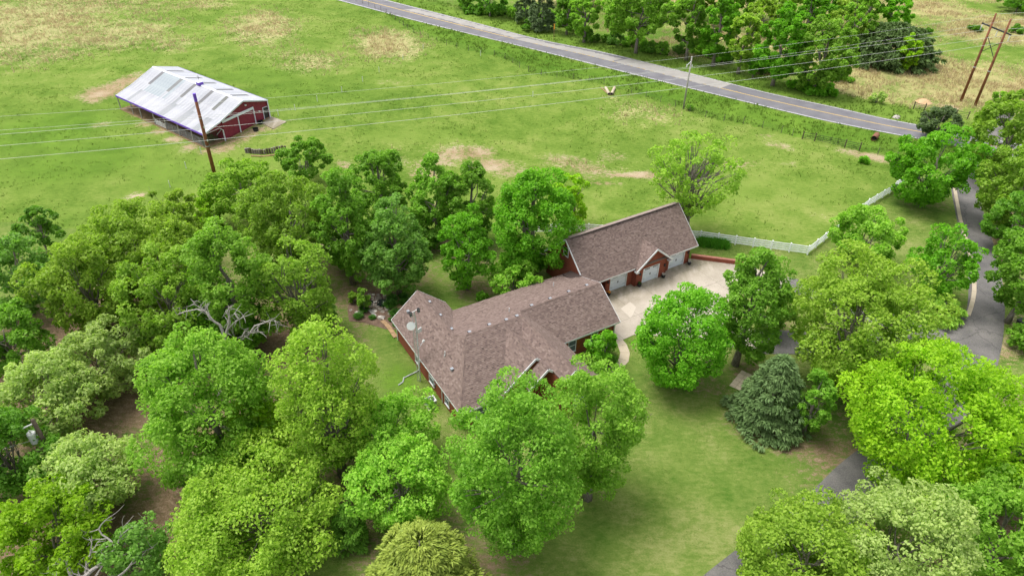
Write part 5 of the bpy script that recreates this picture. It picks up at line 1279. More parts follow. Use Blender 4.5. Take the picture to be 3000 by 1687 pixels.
def crown_clumps(r, kind, rad, z0, z1, n):
    """centres and outward directions of leaf clumps over an uneven crown"""
    q = (z1 - z0) / 2; zc = (z0 + z1) / 2
    if kind in ('cone', 'cedar'):
        h = r.random(n) ** 1.25; z = z0 + (z1 - z0) * (0.02 + 0.96 * h)
        prof = (1 - h) ** 0.75 if kind == 'cone' else np.sqrt(np.clip(1 - (h * 1.02) ** 2, 0.02, 1)) * (0.8 + 0.2 * r.random(n))
        a = r.uniform(0, 2 * np.pi, n); lob = 1 + 0.13 * np.sin(a * 5 + h * 23) + 0.1 * np.sin(a * 3 - h * 11) + r.normal(0, 0.07, n)
        R = rad * np.clip(prof * lob, 0.04, None) * np.sqrt(r.uniform(0.55, 1, n))
        P = np.c_[np.cos(a) * R, np.sin(a) * R, z]; D = unit(np.c_[np.cos(a), np.sin(a), np.full(n, 0.25)])
        return P, D
    nl = {'broad': 19, 'tall': 19, 'vase': 19, 'airy': 20, 'shrub': 10}[kind]
    el = np.arcsin(np.clip(np.linspace(-0.88, 0.98, nl) + r.uniform(-0.12, 0.12, nl), -1, 1)); az = (np.arange(nl) * 2.399 + r.uniform(-0.5, 0.5, nl))
    LR = r.uniform(0.24, 0.44, nl); off = (1.0 - LR) * r.uniform(0.76, 1.16, nl)
    LC = np.c_[np.cos(az) * np.cos(el), np.sin(az) * np.cos(el), np.sin(el)] * off[:, None]
    LC = np.r_[LC, [[0, 0, -0.05]]]; LR = np.r_[LR, 0.62]
    pick = r.choice(nl + 1, size=n * 4, p=LR ** 2 / (LR ** 2).sum())
    d = unit(r.normal(size=(n * 4, 3)))
    p = LC[pick] + d * (LR[pick] * r.normal(0.97, 0.08, n * 4))[:, None]
    inside = np.zeros(len(p), bool)
    for c, R in zip(LC, LR): inside |= np.linalg.norm(p - c, axis=1) < R * 0.76
    p, d = p[~inside], d[~inside]
    ok = np.linalg.norm(p, axis=1) < 1.24; p, d = p[ok][:n], d[ok][:n]
    up, dn = np.clip(p[:, 2], 0, 1), np.clip(-p[:, 2], 0, 1)
    taper = {'tall': 1.0 - 0.22 * up - 0.06 * dn, 'vase': 1.02 + 0.28 * up - 0.42 * dn, 'broad': 1.0 - 0.16 * dn, 'airy': 1.0 - 0.3 * dn, 'shrub': 1.0 + 0 * dn}[kind]
    P = np.c_[p[:, 0] * rad * taper, p[:, 1] * rad * taper, zc + p[:, 2] * q]
    return P, unit(d * np.array([1 / rad, 1 / rad, 1 / q]) * rad)

def tree_meshes(kind, rad, z0, z1, seed, leaf, nleaf, clump, trunk_r, bark, dens=1.0, lean=0.0, limbs=9, base=0.0):
    r = np.random.default_rng(seed)
    per = {'broad': 80, 'tall': 80, 'vase': 80, 'airy': 40, 'shrub': 50, 'cone': 30, 'cedar': 30}[kind]
    nc = max(12, int(nleaf * dens / per)); C, D = crown_clumps(r, kind, rad, z0, z1, nc); nc = len(C)
    cl_t = r.random(nc)
    ids = np.repeat(np.arange(nc), per); n = len(ids)
    o = unit(r.normal(size=(n, 3)) + D[ids] * 0.55 + np.array([0, 0, 0.35])); rr = clump * (0.65 + 0.6 * r.random(nc))[ids] * r.uniform(0.3, 1.0, n) ** 0.45
    if kind in ('cone', 'cedar'):
        o = unit(D[ids] * 1.0 + r.normal(size=(n, 3)) * 0.55); pos = C[ids] + o * rr[:, None] * np.array([1, 1, 0.55])
        nrm = unit(np.array([0, 0, 1.0]) + r.normal(size=(n, 3)) * 0.55 + D[ids] * 0.35)
        Vq = np.empty((n, 4, 3)); t = unit(o + np.array([0, 0, -0.25]) + r.normal(size=(n, 3)) * 0.25); b = unit(np.cross(nrm, t)); L = (leaf * r.uniform(0.7, 1.4, n))[:, None]; Wd = L * 0.3
        Vq[:, 0] = pos - t * L * 0.5; Vq[:, 1] = pos + b * Wd * 0.5; Vq[:, 2] = pos + t * L * 0.5 + np.array([0, 0, -0.15]) * L; Vq[:, 3] = pos - b * Wd * 0.5
    else:
        pos = C[ids] + o * rr[:, None] * np.array([1, 1, 0.8])
        nrm = unit(o * 0.55 + np.array([0, 0, 0.55]) + r.normal(size=(n, 3)) * 0.6)
        Vq = leaf_quads(r, pos, nrm, leaf, 0.62)
    out = np.clip((rr / clump - 0.25) * 0.55 + 0.25 * o[:, 2], 0, 1)  # tone rises towards the outside and top of each clump
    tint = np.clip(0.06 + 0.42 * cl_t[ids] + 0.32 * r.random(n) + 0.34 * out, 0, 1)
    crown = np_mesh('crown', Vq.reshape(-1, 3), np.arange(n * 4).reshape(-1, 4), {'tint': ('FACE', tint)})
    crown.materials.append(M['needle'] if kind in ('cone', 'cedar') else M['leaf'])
    # trunk with limbs reaching into the clumps
    m = MB(); top = z0 + (z1 - z0) * (0.62 if kind in ('broad', 'airy', 'shrub', 'vase') else 0.92)
    lx, ly = lean * math.cos(seed), lean * math.sin(seed)
    zs = np.linspace(-0.3, top, 6); wob = r.normal(0, 0.03 * (z1 - base), (6, 2)); wob[0] = 0
    tr = [(wob[i, 0] * i / 6 + lx * i, wob[i, 1] * i / 6 + ly * i, z) for i, z in enumerate(zs)]
    m.tube(tr, [trunk_r * 1.25] + [trunk_r * (1 - 0.8 * i / 5) for i in range(1, 6)], 7)
    sel = r.choice(nc, size=min(limbs, nc), replace=False)
    for k in sel:
        f = r.uniform(0.25, 0.85); zt = zs[0] + (zs[-1] - zs[0]) * f; c = C[k] - D[k] * clump * 0.35
        zt = min(zt, max(0.4, c[2] - 0.25 * np.hypot(c[0], c[1])))
        a = np.array([np.interp(zt, zs, [p[0] for p in tr]), np.interp(zt, zs, [p[1] for p in tr]), zt]); mid = a + (c - a) * 0.5 + np.array([0, 0, -0.06 * np.linalg.norm(c - a)]) + r.normal(0, 0.15, 3)
        rr0 = trunk_r * (0.5 - 0.28 * f); m.tube([a, (a + mid) / 2 + r.normal(0, 0.08, 3), mid, c], [rr0, rr0 * 0.8, rr0 * 0.6, rr0 * 0.2], 5, False)
        for j in range(2):
            e = c + r.normal(0, 0.5, 3) * clump + D[k] * clump * 0.5; m.tube([mid, (mid + e) / 2 + r.normal(0, 0.12, 3), e], [rr0 * 0.45, rr0 * 0.3, rr0 * 0.1], 4, False)
    return crown, m.mesh('trunk', bark or M['bark'], True)

COLS = {'YG': (0.33, 0.52, 0.055), 'BG': (0.175, 0.44, 0.022), 'MG': (0.205, 0.42, 0.04), 'PG': (0.43, 0.58, 0.16), 'DG': (0.14, 0.32, 0.03), 'OL': (0.28, 0.47, 0.05), 'CE': (0.14, 0.215, 0.085), 'LG': (0.285, 0.53, 0.055), 'BL': (0.2, 0.4, 0.065), 'VY': (0.315, 0.56, 0.02), 'YC': (0.27, 0.36, 0.055)}
NT_TOTAL = [0]
def place(bb, H=None):
    """crown outline surveyed on the photo -> foot of the tree, crown radius and height"""
    x0, y0, x1, y1 = bb; cxv, cyv = (x0 + x1) / 2, (y0 + y1) / 2; w, h = x1 - x0, y1 - y0; f = 2000 / K; q = 5.0
    for _ in range(14):
        Ht = q / 0.475; zc = 0.525 * Ht
        p = G(cxv, cyv, zc); v = np.array([p[0], p[1], p[2] - CAM_H]); dep = math.asin(-v[2] / np.linalg.norm(v)); depth = (RW.T @ v)[2]
        rad = w / 2 * depth / f
        vis = h / 2 * depth / f; qq = (vis ** 2 - (rad * math.sin(dep)) ** 2)
        qn = math.sqrt(max(qq, 0.0)) / math.cos(dep) if qq > 0 else 0.3 * rad
        qn = min(max(qn, 0.45 * rad), 2.1 * rad); qn = min(qn, 11.5); q = 0.5 * q + 0.5 * qn
        if H: q = H * 0.475
    return p[0], p[1], rad, q / 0.475
def tree(bb, kind, colr, label, name='tree', cat='tree', H=None, dens=1.0, leaf=None, seed=None, group=None, limbs=None, clump=None, zb=0.05, trunk=None, bark=None, ctint=1.0):
    x, y, rad, Ht = place(bb, H); seed = seed or int(abs(bb[0] * 7 + bb[1] * 13 + bb[2])) % 9973 + 1
    dist = math.sqrt(x * x + y * y + (CAM_H - Ht / 2) ** 2)
    if leaf is None: leaf = (0.0035 if kind not in ('cone', 'cedar') else 0.0056) * dist + 0.05
    z0, z1 = zb * Ht, Ht
    area = 4 * math.pi * ((rad ** 3.2 + 2 * (rad * (z1 - z0) / 2) ** 1.6) / 3) ** (1 / 1.6) if False else 4 * math.pi * (((rad * rad) ** 1.6 + 2 * (rad * (z1 - z0) / 2) ** 1.6) / 3) ** (1 / 1.6)
    cover = {'broad': 1.75, 'tall': 1.75, 'vase': 1.8, 'airy': 0.85, 'shrub': 1.8, 'cone': 3.1, 'cedar': 3.1}[kind]
    nleaf = int(cover * area / (leaf * leaf * (0.62 if kind not in ('cone', 'cedar') else 0.3) * 0.5)); nleaf = min(int(nleaf * (1.6 if dist > 140 else 1.0)), 38000)
    cr = clump or max(0.34, min(0.105 * rad + 0.3, 1.0))
    c, t = tree_meshes(kind, rad * 0.96, z0, z1 * 0.97, seed, leaf, nleaf, cr, trunk or (0.022 * Ht + 0.03), bark, dens, limbs=limbs or {'broad': 14, 'tall': 12, 'vase': 14, 'airy': 26, 'shrub': 7, 'cone': 4, 'cedar': 7}[kind])
    e = empty(name, (x, y, float(gz(x, y))), random.Random(seed).uniform(0, 6.28), label, cat, group)
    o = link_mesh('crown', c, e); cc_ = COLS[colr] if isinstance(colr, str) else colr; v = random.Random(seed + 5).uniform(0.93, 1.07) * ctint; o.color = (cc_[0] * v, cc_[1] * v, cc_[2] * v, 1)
    link_mesh('trunk', t, e); NT_TOTAL[0] += len(c.polygons) * 2 + len(t.polygons) * 2
    return e

def dead_tree(base, H, spread, seed, label, name='dead_tree', forks=3, r0=0.28, up=0.8):
    r = np.random.default_rng(seed); m = MB(); e = empty(name, tuple(base), 0, label, 'dead tree'); mt = MB()
    def grow(mb, p, d, L, rad, lev):
        pts = [p]; dd = d
        for i in range(4):
            dd = unit(dd + r.normal(0, 0.2, 3) + np.array([0, 0, 0.05])); pts.append(pts[-1] + dd * L / 4)
        mb.tube(pts, [rad * (1 - 0.5 * i / 4) for i in range(5)], 6 if lev < 2 else 4, lev == 0)
        if lev < 4:
            for k in range([forks, 3, 3, 2][lev]):
                f = r.integers(2, 5); nd = unit(dd + r.normal(0, 0.75, 3) * np.array([1, 1, 0.6]) * spread); grow(m, pts[f], nd, L * r.uniform(0.5, 0.78), rad * (0.5 if lev else 0.62), lev + 1)
    grow(mt, np.array([0, 0, -0.3]), np.array([0.05, 0.05, 1.0]), H * 0.42, r0, 0)
    mt.build('trunk', M['pale_bark'], e, True); m.build('branches', M['pale_bark'], e)
    return e

# ---- garden and drive
tree((1132, 940, 1462, 1410), 'broad', 'MG', 'huge dense green maple in front of the house, reaching down to the lawn', 'maple_tree', dens=1.1, ctint=1.12)
tree((1378, 890, 1622, 1270), 'broad', 'LG', 'light green oak with bare grey limbs right of the huge front maple', 'oak_tree', dens=0.8, limbs=24)
tree((1592, 715, 1842, 985), 'broad', 'BG', 'vivid green rounded maple on the lawn before the concrete forecourt', 'maple_tree', ctint=1.08)
tree((1800, 605, 1982, 925), 'tall', 'MG', 'tall narrow green tree between the forecourt and the big round oak', 'shade_tree')
tree((1895, 690, 2000, 860), 'broad', 'MG', 'dark green low tree tucked behind the tall narrow forecourt tree', 'small_tree', ctint=0.85, H=6.5)
tree((1978, 615, 2362, 1010), 'broad', 'YG', 'big round yellow-green oak right of the forecourt over the loop drive', 'oak_tree', dens=0.95, limbs=26, ctint=1.0)
tree((2000, 930, 2100, 1090), 'tall', 'MG', 'slim green sapling hanging beside the dark grey-green conifer', 'sapling', H=8, ctint=1.1)
tree((2085, 518, 2270, 660), 'broad', 'LG', 'round light green tree in front of the slanting white fence', 'shade_tree', H=8.5)
tree((2298, 566, 2460, 760), 'airy', 'BG', 'spreading open green tree on the grass inside the drive bend', 'shade_tree', dens=1.5)
tree((2250, 312, 2462, 522), 'broad', 'BG', 'vivid green round tree at the top of the drive by the fence end', 'maple_tree', ctint=1.05)
tree((2310, 270, 2420, 352), 'broad', 'CE', 'dark olive tree beside the road at the drive mouth', 'small_tree')
tree((1632, 322, 1862, 592), 'airy', 'OL', 'thin-leaved upright tree with grey limbs behind the garage', 'pin_oak_tree', dens=0.72, limbs=60, ctint=1.1, zb=0.2)
tree((1466, 826, 1566, 918), 'shrub', 'BG', 'broad-leaved green ornamental tree at the front windows', 'ornamental_tree', leaf=0.52, H=4.2)
tree((1475, 890, 1560, 935), 'shrub', 'DG', 'dark groundcover shrub under the ornamental tree in the walk curve', 'shrub', 'shrub', H=1.2)
tree((1856, 862, 2046, 1088), 'cone', (0.13, 0.22, 0.07), 'dark grey-green conifer with drooping boughs on the front lawn', 'conifer_tree', zb=0.02, H=8.0)
tree((2325, 735, 2425, 815), 'cedar', 'LG', 'small feathery bright conifer in the bend of the drive', 'conifer_shrub', 'shrub', H=2.4, zb=0.02)
# ---- behind the house
tree((1222, 405, 1462, 695), 'tall', 'BG', 'tall vivid green maple beside the left gable of the garage', 'maple_tree', dens=1.1)
tree((1390, 440, 1490, 560), 'broad', 'VY', 'yellow-green tree peeping out behind the vivid garage maple', 'small_tree', H=9)
tree((1104, 524, 1242, 728), 'broad', 'BG', 'young vivid green maple left of the tall garage maple', 'maple_tree', ctint=0.95)
tree((1222, 652, 1362, 758), 'broad', 'LG', 'yellow-green round bush against the back wall of the house', 'bush', 'bush', H=4.5, ctint=1.05)
tree((905, 492, 1080, 742), 'tall', 'BL', 'blue-green weeping tree standing over the garden pond', 'willow_tree', dens=1.25, zb=0.02)
tree((878, 352, 1032, 565), 'tall', 'MG', 'tall mid-green tree with a bare grey top branch beyond the pond willow', 'shade_tree', limbs=18)
tree((1028, 385, 1160, 600), 'tall', 'MG', 'bushy green tree on the pasture edge, left of a similar one', 'shade_tree', dens=1.25, ctint=1.05)
tree((1120, 392, 1248, 610), 'tall', 'MG', 'bushy green tree on the pasture edge just left of the garage maple', 'shade_tree', dens=1.25, ctint=0.95)
tree((790, 415, 945, 715), 'tall', 'MG', 'dense mid-green tree between the olive grove and the pond willow', 'shade_tree', dens=1.2, zb=0.02)
tree((702, 332, 826, 462), 'broad', 'MG', 'round green tree nearest the log palisade by the barn', 'shade_tree', H=8)
tree((505, 388, 715, 560), 'broad', 'OL', 'olive green tree at the foot of the tall brown power pole', 'oak_tree')
tree((608, 408, 845, 690), 'broad', 'OL', 'tall olive green oak right of the power pole', 'oak_tree', ctint=0.88)
tree((478, 490, 560, 575), 'shrub', 'VY', 'small bright yellow-green tree left of the power pole foot', 'small_tree', H=6)
tree((1020, 560, 1110, 640), 'shrub', 'DG', 'dark green thicket in the shade between the pond willow and young maple', 'thicket', 'shrub', H=3.5)
tree((1150, 560, 1240, 640), 'shrub', 'DG', 'dark green thicket behind the young vivid maple', 'thicket', 'shrub', H=4)
tree((835, 580, 905, 690), 'shrub', 'MG', 'low green thicket left of the pond under the dense mid-green tree', 'thicket', 'shrub', H=4)
# ---- the wood on the left
tree((185, 498, 500, 790), 'broad', 'YG', 'large yellow-green oak at the top of the left wood', 'oak_tree', dens=0.95, ctint=0.92, limbs=20)
tree((90, 570, 350, 860), 'broad', 'YG', 'yellow-green oak leaning out at the left end of the wood', 'oak_tree', ctint=0.8)
tree((300, 620, 540, 900), 'broad', 'OL', 'dull olive oak with bare lower limbs in the middle of the wood', 'oak_tree', dens=0.8, limbs=26)
tree((468, 545, 690, 885), 'tall', 'LG', 'fresh mid-green columnar tree in the middle of the wood', 'shade_tree', ctint=0.85)
tree((642, 600, 842, 862), 'airy', 'OL', 'thin sparse tree with pale stems at the right edge of the wood', 'sparse_tree', dens=1.2, limbs=40)
tree((760, 720, 842, 860), 'shrub', 'DG', 'dark green thicket at the lawn edge below the thin sparse tree', 'thicket', 'shrub', H=4)
tree((44, 520, 152, 640), 'broad', 'DG', 'dark green small tree standing alone at the top left of the wood', 'small_tree')
tree((-60, 585, 135, 800), 'broad', 'BL', 'grey-green bushy tree at the left edge below the pasture', 'shade_tree')
tree((-90, 740, 110, 960), 'broad', 'MG', 'mid-green leafy tree at the left edge beside the dead limb', 'shade_tree')
tree((380, 495, 510, 640), 'broad', 'YG', 'yellowish tree just right of the bare stone patch in the pasture', 'oak_tree', ctint=0.85, H=11)
tree((440, 735, 680, 885), 'broad', 'BG', 'deep green understorey tree behind the silver dead limbs', 'shade_tree', H=7, ctint=0.8)
tree((108, 805, 372, 1020), 'broad', 'PG', 'pale green flat-topped tree below the big yellow-green oaks', 'pale_tree', ctint=0.9, dens=0.9)
tree((-20, 880, 260, 1120), 'broad', 'PG', 'pale green spreading tree on the left edge above the transformer', 'pale_tree', dens=0.9)
tree((92, 1080, 352, 1310), 'airy', 'PG', 'pale green tree with ragged hanging skirts right of the transformer', 'pale_tree', dens=2.0, limbs=34)
tree((340, 805, 715, 1215), 'tall', 'LG', 'big light green maple low in the wood left of the house', 'maple_tree')
tree((690, 790, 962, 1215), 'airy', 'YG', 'tall thin yellow-green tree with a grey leaning stem by the house lawn', 'sparse_tree', dens=1.4, limbs=36)
tree((575, 980, 740, 1180), 'broad', 'VY', 'yellow-green young tree under the big light maple', 'small_tree', H=8, ctint=0.85)
tree((425, 1095, 875, 1480), 'broad', 'YG', 'large yellow-green oak at the bottom, left of the twin leafy trees', 'oak_tree', limbs=24, dens=1.0)
tree((-30, 1240, 280, 1450), 'broad', 'VY', 'bright green bushy tree with white blossom at the lower left', 'bushy_tree', H=7, ctint=0.75)
tree((-120, 1010, 130, 1260), 'broad', 'DG', 'dark green dense tree at the left edge behind the service wires', 'shade_tree', H=9, ctint=1.1)
tree((262, 1300, 432, 1480), 'airy', 'BL', 'thin bluish-green sapling on the brown wood floor at the bottom', 'sapling', dens=1.3)
tree((862, 968, 1105, 1200), 'broad', 'LG', 'feathery bright green tree at the house corner, upper of a pair', 'elm_tree', leaf=0.27, ctint=1.05)
tree((872, 1080, 1135, 1345), 'broad', 'LG', 'feathery bright green tree on the lower lawn, lower of a pair', 'elm_tree', leaf=0.25, ctint=1.12)
tree((925, 1310, 1198, 1560), 'cedar', 'YC', 'yellowish cedar at the bottom edge below the feathery pair', 'cedar_tree', ctint=1.05, H=8.5)
tree((836, 1245, 912, 1395), 'cedar', 'DG', 'dark green upright juniper between the big oak and feathery pair', 'juniper_tree', H=4.5)
tree((455, 1165, 540, 1260), 'shrub', 'BL', 'small bluish shrub on the brown floor below the light maple', 'shrub', 'shrub', H=3)
# ---- right side
tree((2128, 828, 2578, 1275), 'broad', 'VY', 'huge bright yellow-green maple at the right, over the drive', 'maple_tree', dens=1.1)
tree((1850, 1222, 2200, 1570), 'broad', 'YG', 'light green tree at the bottom right, left of a paler twin', 'oak_tree', ctint=0.95)
tree((2090, 1195, 2435, 1560), 'broad', 'PG', 'pale green tree at the bottom right beside its darker twin', 'oak_tree', ctint=0.95)
tree((2390, 1180, 2680, 1520), 'broad', 'LG', 'mid-green tree filling the bottom right corner', 'oak_tree', ctint=0.9)
tree((2470, 990, 2680, 1300), 'broad', 'BL', 'dull green tree at the right edge behind the huge bright maple', 'shade_tree', ctint=1.2)
tree((2488, 1130, 2640, 1320), 'broad', 'DG', 'dark leafy undergrowth tree between the right-hand maples', 'small_tree', H=6)
tree((2440, 218, 2650, 450), 'broad', 'OL', 'olive green tree on the right below the twin power poles', 'oak_tree', ctint=0.85)
tree((2484, 345, 2700, 590), 'broad', 'OL', 'leafy tree on the right side of the upper drive', 'oak_tree', ctint=1.0)
tree((2486, 470, 2640, 640), 'broad', 'DG', 'dark green tree overhanging the upper drive from the right', 'shade_tree', ctint=1.2)
tree((2506, 548, 2700, 822), 'broad', 'MG', 'mid-green tree leaning over the drive bend from the right', 'shade_tree')
tree((2540, 800, 2660, 900), 'shrub', 'MG', 'green shrub behind the black refuse bin', 'shrub', 'shrub', H=3.5)
# ---- across the road
tree((1505, -60, 1718, 124), 'broad', 'LG', 'broad light green tree with a thick grey trunk across the road', 'oak_tree', ctint=0.95, zb=0.2)
tree((1436, -50, 1514, 96), 'tall', 'LG', 'slim light green tree left of the thick-trunked one across the road', 'shade_tree')
tree((1396, -40, 1462, 78), 'tall', 'MG', 'narrow green tree second left of the thick-trunked one', 'shade_tree')
tree((1334, -50, 1396, 68), 'cedar', 'CE', 'dark cedar clump with bare stems across the road', 'cedar_tree')
tree((1300, -40, 1346, 52), 'cedar', 'CE', 'dark small cedar left of the larger cedar clump', 'cedar_tree')
tree((1186, -50, 1278, 36), 'broad', 'DG', 'leafy dark green tree at the top edge near the marker post', 'shade_tree', ctint=1.4)
tree((1130, -50, 1200, 18), 'broad', 'MG', 'small green tree at the top edge where the road leaves view', 'shade_tree')
tree((1700, -45, 1785, 152), 'tall', 'MG', 'green tree right of the thick-trunked tree across the road', 'shade_tree')
tree((1760, -20, 1862, 156), 'tall', 'BG', 'vivid green tree above the grey distribution pole', 'shade_tree', ctint=0.95)
tree((1834, 10, 1918, 176), 'airy', 'YG', 'thin yellowish tree right of the grey distribution pole', 'sparse_tree', dens=1.6)
tree((1882, 126, 1920, 192), 'shrub', 'BG', 'low bright green bush at the wood edge across the road', 'bush', 'bush')
tree((1904, 10, 2034, 206), 'tall', 'BG', 'vivid yellow-green pair-topped tree across the road', 'shade_tree', ctint=1.05)
tree((1996, 40, 2150, 226), 'tall', 'LG', 'broad fresh green tree at the near end of the roadside wood', 'shade_tree', ctint=0.85)
tree((1934, -50, 2030, 60), 'broad', 'OL', 'dull green tree at the top edge behind the roadside wood', 'shade_tree')
tree((2022, -50, 2135, 60), 'broad', 'DG', 'dark leafy tree at the top edge behind the broad fresh green one', 'shade_tree', ctint=1.5)
tree((2122, -30, 2205, 135), 'broad', 'LG', 'light green tree left of the large dark cedar', 'shade_tree')
tree((2140, 28, 2355, 185), 'cedar', (0.125, 0.21, 0.06), 'large dark cedar mass left of the twin power poles', 'cedar_tree', H=9, ctint=0.85)
tree((2262, 82, 2318, 178), 'airy', 'VY', 'bright yellow-green sapling against the large dark cedar', 'sapling', dens=2.2)
tree((2214, -5, 2304, 66), 'broad', 'BG', 'bright green tree rising behind the large dark cedar', 'shade_tree')
tree((1700, -70, 1800, 40), 'broad', 'YG', 'yellow-green tree at the top edge in the second row across the road', 'shade_tree', ctint=0.85)
tree((1850, -70, 1940, 40), 'broad', 'MG', 'mid-green tree at the top edge in the second row above the road', 'shade_tree')
tree((1600, -75, 1690, 10), 'broad', 'BG', 'green tree at the top edge behind the thick-trunked one', 'shade_tree', ctint=0.8)
tree((2505, -45, 2640, 26), 'broad', 'DG', 'dark green thicket in the top right corner of the meadow', 'thicket', 'shrub', ctint=1.3)
for bb, lab, c, H in [((2188, 228, 2226, 262), 'white-flowered bush in the dry meadow beside the road', 'PG', 2.2), ((2352, 262, 2392, 296), 'grey-green bush in front of the pale stony patch', 'CE', 2.0), ((2500, 230, 2554, 262), 'bright flat green bush right of the twin poles', 'LG', 1.8), ((2440, 62, 2470, 82), 'small dark green bush left of the crossarm tops', 'DG', 1.6), ((2532, 60, 2580, 84), 'dark green bush at the right edge of the meadow', 'DG', 1.8), ((2318, 66, 2342, 88), 'tiny dark bush right of the large cedar', 'DG', 1.4),
                      ((1990, 205, 2110, 235), 'long green undergrowth clump at the foot of the roadside wood', 'BG', 1.6), ((1730, 262, 1742, 280), 'small green weed clump at the grey pole foot', 'MG', 0.8),
                      ((2160, 395, 2185, 410), 'low green bush left of the rusty culvert', 'BG', 1.0)]:
    tree(bb, 'shrub', c, lab, 'bush', 'bush', H=H)
tree((1535, -70, 1625, 30), 'broad', 'MG', 'mid-green tree filling the top edge left of the thick-trunked one', 'shade_tree')
tree((1440, -80, 1530, 10), 'broad', 'DG', 'dark tree at the top edge behind the two slim trees', 'shade_tree', ctint=1.3)
tree((1360, -80, 1450, 5), 'broad', 'LG', 'light green tree at the top edge above the cedar clump', 'shade_tree', ctint=0.85)
tree((1780, -60, 1870, 60), 'broad', 'LG', 'fresh green tree at the top edge behind the vivid green one', 'shade_tree', ctint=0.9)
tree((1880, -20, 1965, 85), 'broad', 'YG', 'yellowish round tree at the top edge behind the thin yellowish one', 'shade_tree', ctint=0.9)
tree((1990, -20, 2085, 100), 'broad', 'BG', 'bright green tree rising behind the vivid pair-topped one', 'shade_tree', ctint=0.9)
tree((2085, 0, 2180, 110), 'broad', 'YG', 'yellow-green tree between the broad fresh green one and the large cedar', 'shade_tree', ctint=0.9)
tree((2150, -60, 2240, 50), 'broad', 'MG', 'mid-green tree at the top edge behind the large dark cedar', 'shade_tree')
# undergrowth at the foot of the roadside wood
ru = random.Random(17)
for i in range(26):
    f = i / 25; px = 1190 + 930 * f + ru.uniform(-12, 12); py = 32 + 185 * f + ru.uniform(-26, 6); w = ru.uniform(22, 40)
    cc = ('DG', 'MG', 'BL', 'LG')[i % 4]
    tree((px - w, py - w * 0.75, px + w, py + w * 0.3), 'shrub', cc, '%s undergrowth bush %s' % ({'DG': 'dark green', 'MG': 'mid-green', 'BL': 'dull grey-green', 'LG': 'fresh light green'}[cc], ('at the top edge left of the orange marker', 'just behind the orange marker post', 'below the cedar clump across the road', 'beside the slim trees across the road', 'under the broad thick-trunked tree', 'just right of the thick-trunked tree', 'behind the grey distribution pole top', 'below the thin yellowish tree across the road', 'at the near end of the roadside wood')[i // 3]), 'bush', 'bush', H=ru.uniform(1.4, 3.2), group='undergrowth along the roadside wood', seed=900 + i)
# pond planting: grassy clumps
def grass_clump(pos, r0, h, label, seed, colr=(0.08, 0.22, 0.025)):
    r = np.random.default_rng(seed); n = 260; a = r.uniform(0, 6.28, n); rr = r0 * 0.4 * np.sqrt(r.random(n)); b = np.c_[np.cos(a) * rr, np.sin(a) * rr, np.zeros(n)]
    t = b + np.c_[np.cos(a) * r0 * r.uniform(0.3, 1, n), np.sin(a) * r0 * r.uniform(0.3, 1, n), h * r.uniform(0.35, 1, n)]; s = np.c_[-np.sin(a), np.cos(a), np.zeros(n)] * 0.05
    mid = (b + t) / 2 + np.array([0, 0, h * 0.3]); V = np.stack([b - s, b + s, mid + s, mid - s, t], 1); F4 = np.arange(n)[:, None] * 5 + np.array([0, 1, 2, 3]); 
    me = np_mesh('grass_clump', V[:, [0, 1, 2, 3]].reshape(-1, 3).tolist() + V[:, [3, 2, 4, 4]].reshape(-1, 3).tolist(), np.arange(n * 8).reshape(-1, 4), {'tint': ('FACE', np.tile(r.random(n), 2))})
    me.materials.append(M['leaf']); o = link_mesh('grass_clump', me); o.location = pos; o.color = (*colr, 1); return tag(o, label, 'plant', 'grassy clumps round the pond garden')
for i, (x, y, rr, h, lab) in enumerate([(1690, 600, .75, .7, 'grassy green clump right of the pond, upper one'), (1630, 770, .9, .75, 'large grassy green clump right of the pond, lower one'), (1780, 1010, .8, .6, 'green grassy clump at the house corner by the tan path'), (860, 900, .65, .55, 'round grassy clump by the flagstones left of the pond'), (2000, 520, .6, .5, 'dark green clump above the tan gravel path'), (2010, 700, .6, .5, 'dark green clump right of the tan gravel path'), (1650, 1180, .35, .35, 'small green plant by the roof corner'), (1760, 1330, .3, .3, 'smallest green plant along the house wall'), (700, 1090, .6, .5, 'low green plant left of the plank walk'), (1100, 1120, .4, .35, 'low green plant between the two plank walks')]):
    grass_clump(GO(*ZP(x, y)), rr, h, lab, 60 + i)
tree(tuple(v / K for v in (*ZP(660, 300), *ZP(1010, 780))), 'tall', 'LG', 'light green leafy shrub left of the garden pond', 'shrub', 'shrub', H=3.2, ctint=0.8)
tree(tuple(v / K for v in (*ZP(430, 400), *ZP(640, 620))), 'shrub', 'OL', 'thin dull shrub at the far left of the pond garden', 'shrub', 'shrub', H=1.6)
tree((1196, 738, 1226, 756), 'shrub', 'BG', 'grassy green shrub below the back eave of the house', 'shrub', 'shrub', H=1.2)
# bank of day lilies behind the garage
hb = MB(); V, T = [], []; r = np.random.default_rng(5); p0, p1 = GO(2050, 713)[:2], GO(2128, 722)[:2]
n = 2600; f = r.random(n); bx = p0[0] + (p1[0] - p0[0]) * f; by = p0[1] + (p1[1] - p0[1]) * f; d = (p1 - p0) / np.linalg.norm(p1 - p0); off = r.normal(0, 0.38, n); bx -= d[1] * off; by += d[0] * off
lil = blades('day_lily_bank', bx, by, 3, 0.5, 0.95, 0.09, 0.8, M['leaf'], 9); lil.color = (0.1, 0.3, 0.025, 1); tag(lil, 'bank of dense green day lilies against the white fence', 'plants')
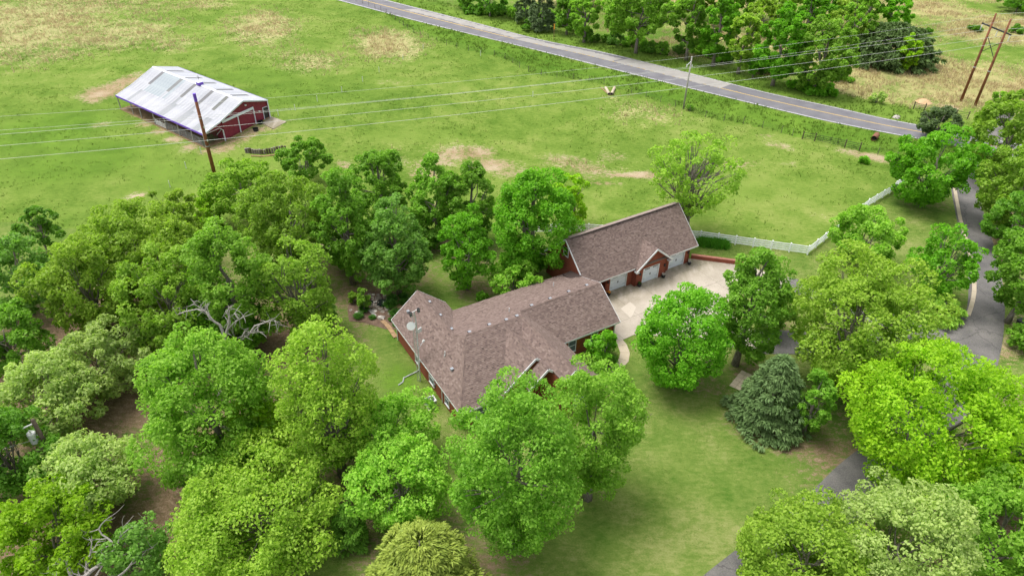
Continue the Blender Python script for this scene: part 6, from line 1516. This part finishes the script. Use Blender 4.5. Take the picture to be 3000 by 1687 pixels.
# dead timber
def limb_tree(limbs, plane_y, seed, label, foot):
    """dead tree whose surveyed limbs stand near one depth, with real thickness and spread"""
    r = np.random.default_rng(seed); e = empty('dead_tree', (foot[0], foot[1], 0), 0, label, 'dead tree'); o0 = np.array([foot[0], foot[1], 0]); br = MB(); tw = MB()
    for pts, r0, r1, dy in limbs:
        P = []
        for i, (a, b) in enumerate(pts):
            d = RW @ np.array([480 + a * .1475 - 1500.0, 860 + b * .1475 - 843.5, 2000.0]); t = (plane_y + dy * i) / d[1]
            P.append(np.array([d[0] * t, d[1] * t, CAM_H + d[2] * t]) - o0)
        n = len(P); br.tube(P, [0.5 * (r0 + (r1 - r0) * i / (n - 1)) for i in range(n)], 7)
        for i in range(1, n):
            for k in range(3):
                q = P[i] + (P[i - 1] - P[i]) * r.random(); d = unit(r.normal(size=3) + np.array([0, 0, 0.4])); L = r.uniform(0.5, 1.3)
                tw.tube([q, q + d * L * 0.5 + r.normal(0, 0.08, 3), q + d * L + np.array([0, 0, -0.15])], [0.035, 0.025, 0.01], 4)
    MB().tube([(0, 0, -0.3), (0.1, 0, 1.2), (0.15, 0.05, 2.6)], [0.3, 0.27, 0.22], 9).build('trunk', M['pale_bark'], e, True); br.build('limbs', M['pale_bark'], e, True); tag(tw.build('twigs', M['pale_bark'], e), kind='stuff')
    return e
limb_tree([([(1205, 900), (1200, 830), (1110, 620), (980, 540), (880, 420), (830, 350), (660, 310), (400, 360), (260, 420)], 0.3, 0.06, 0.1), ([(830, 350), (720, 270), (640, 230), (530, 100)], 0.12, 0.04, 0.1), ([(830, 350), (850, 280), (825, 180)], 0.08, 0.03, 0.1),
           ([(1215, 900), (1240, 800), (1310, 560), (1290, 430), (1240, 360), (1285, 330), (1283, 235)], 0.32, 0.05, 0.06), ([(1290, 700), (1430, 550), (1540, 490), (1600, 450)], 0.18, 0.05, -0.1), ([(1310, 480), (1400, 400), (1420, 380)], 0.09, 0.03, 0.0)], 47.6, 3,
          'silver dead tree with forked crooked limbs above the light maple', (-28.0, 47.6))
limb_tree([([(1570, 900), (1590, 800), (1620, 730)], 0.26, 0.12, 0.0), ([(1640, 860), (1700, 800), (1810, 640), (2000, 580), (2100, 530), (2190, 545)], 0.24, 0.08, 0.1), ([(1700, 780), (1850, 760), (2000, 765)], 0.14, 0.07, 0.1), ([(2190, 545), (2290, 600), (2340, 650)], 0.07, 0.03, 0.1)], 48.2, 8,
          'smaller silver dead snag right of the forked one', (-24.6, 48.2))
dead_tree(G(205, 1560), 9.0, 1.5, 12, 'pale grey dead crown with tangled bare twigs at the bottom left', r0=0.3, forks=6)
dead_tree(G(-15, 915), 6.0, 1.2, 15, 'pale dead limb poking in at the left edge', r0=0.2, forks=2)
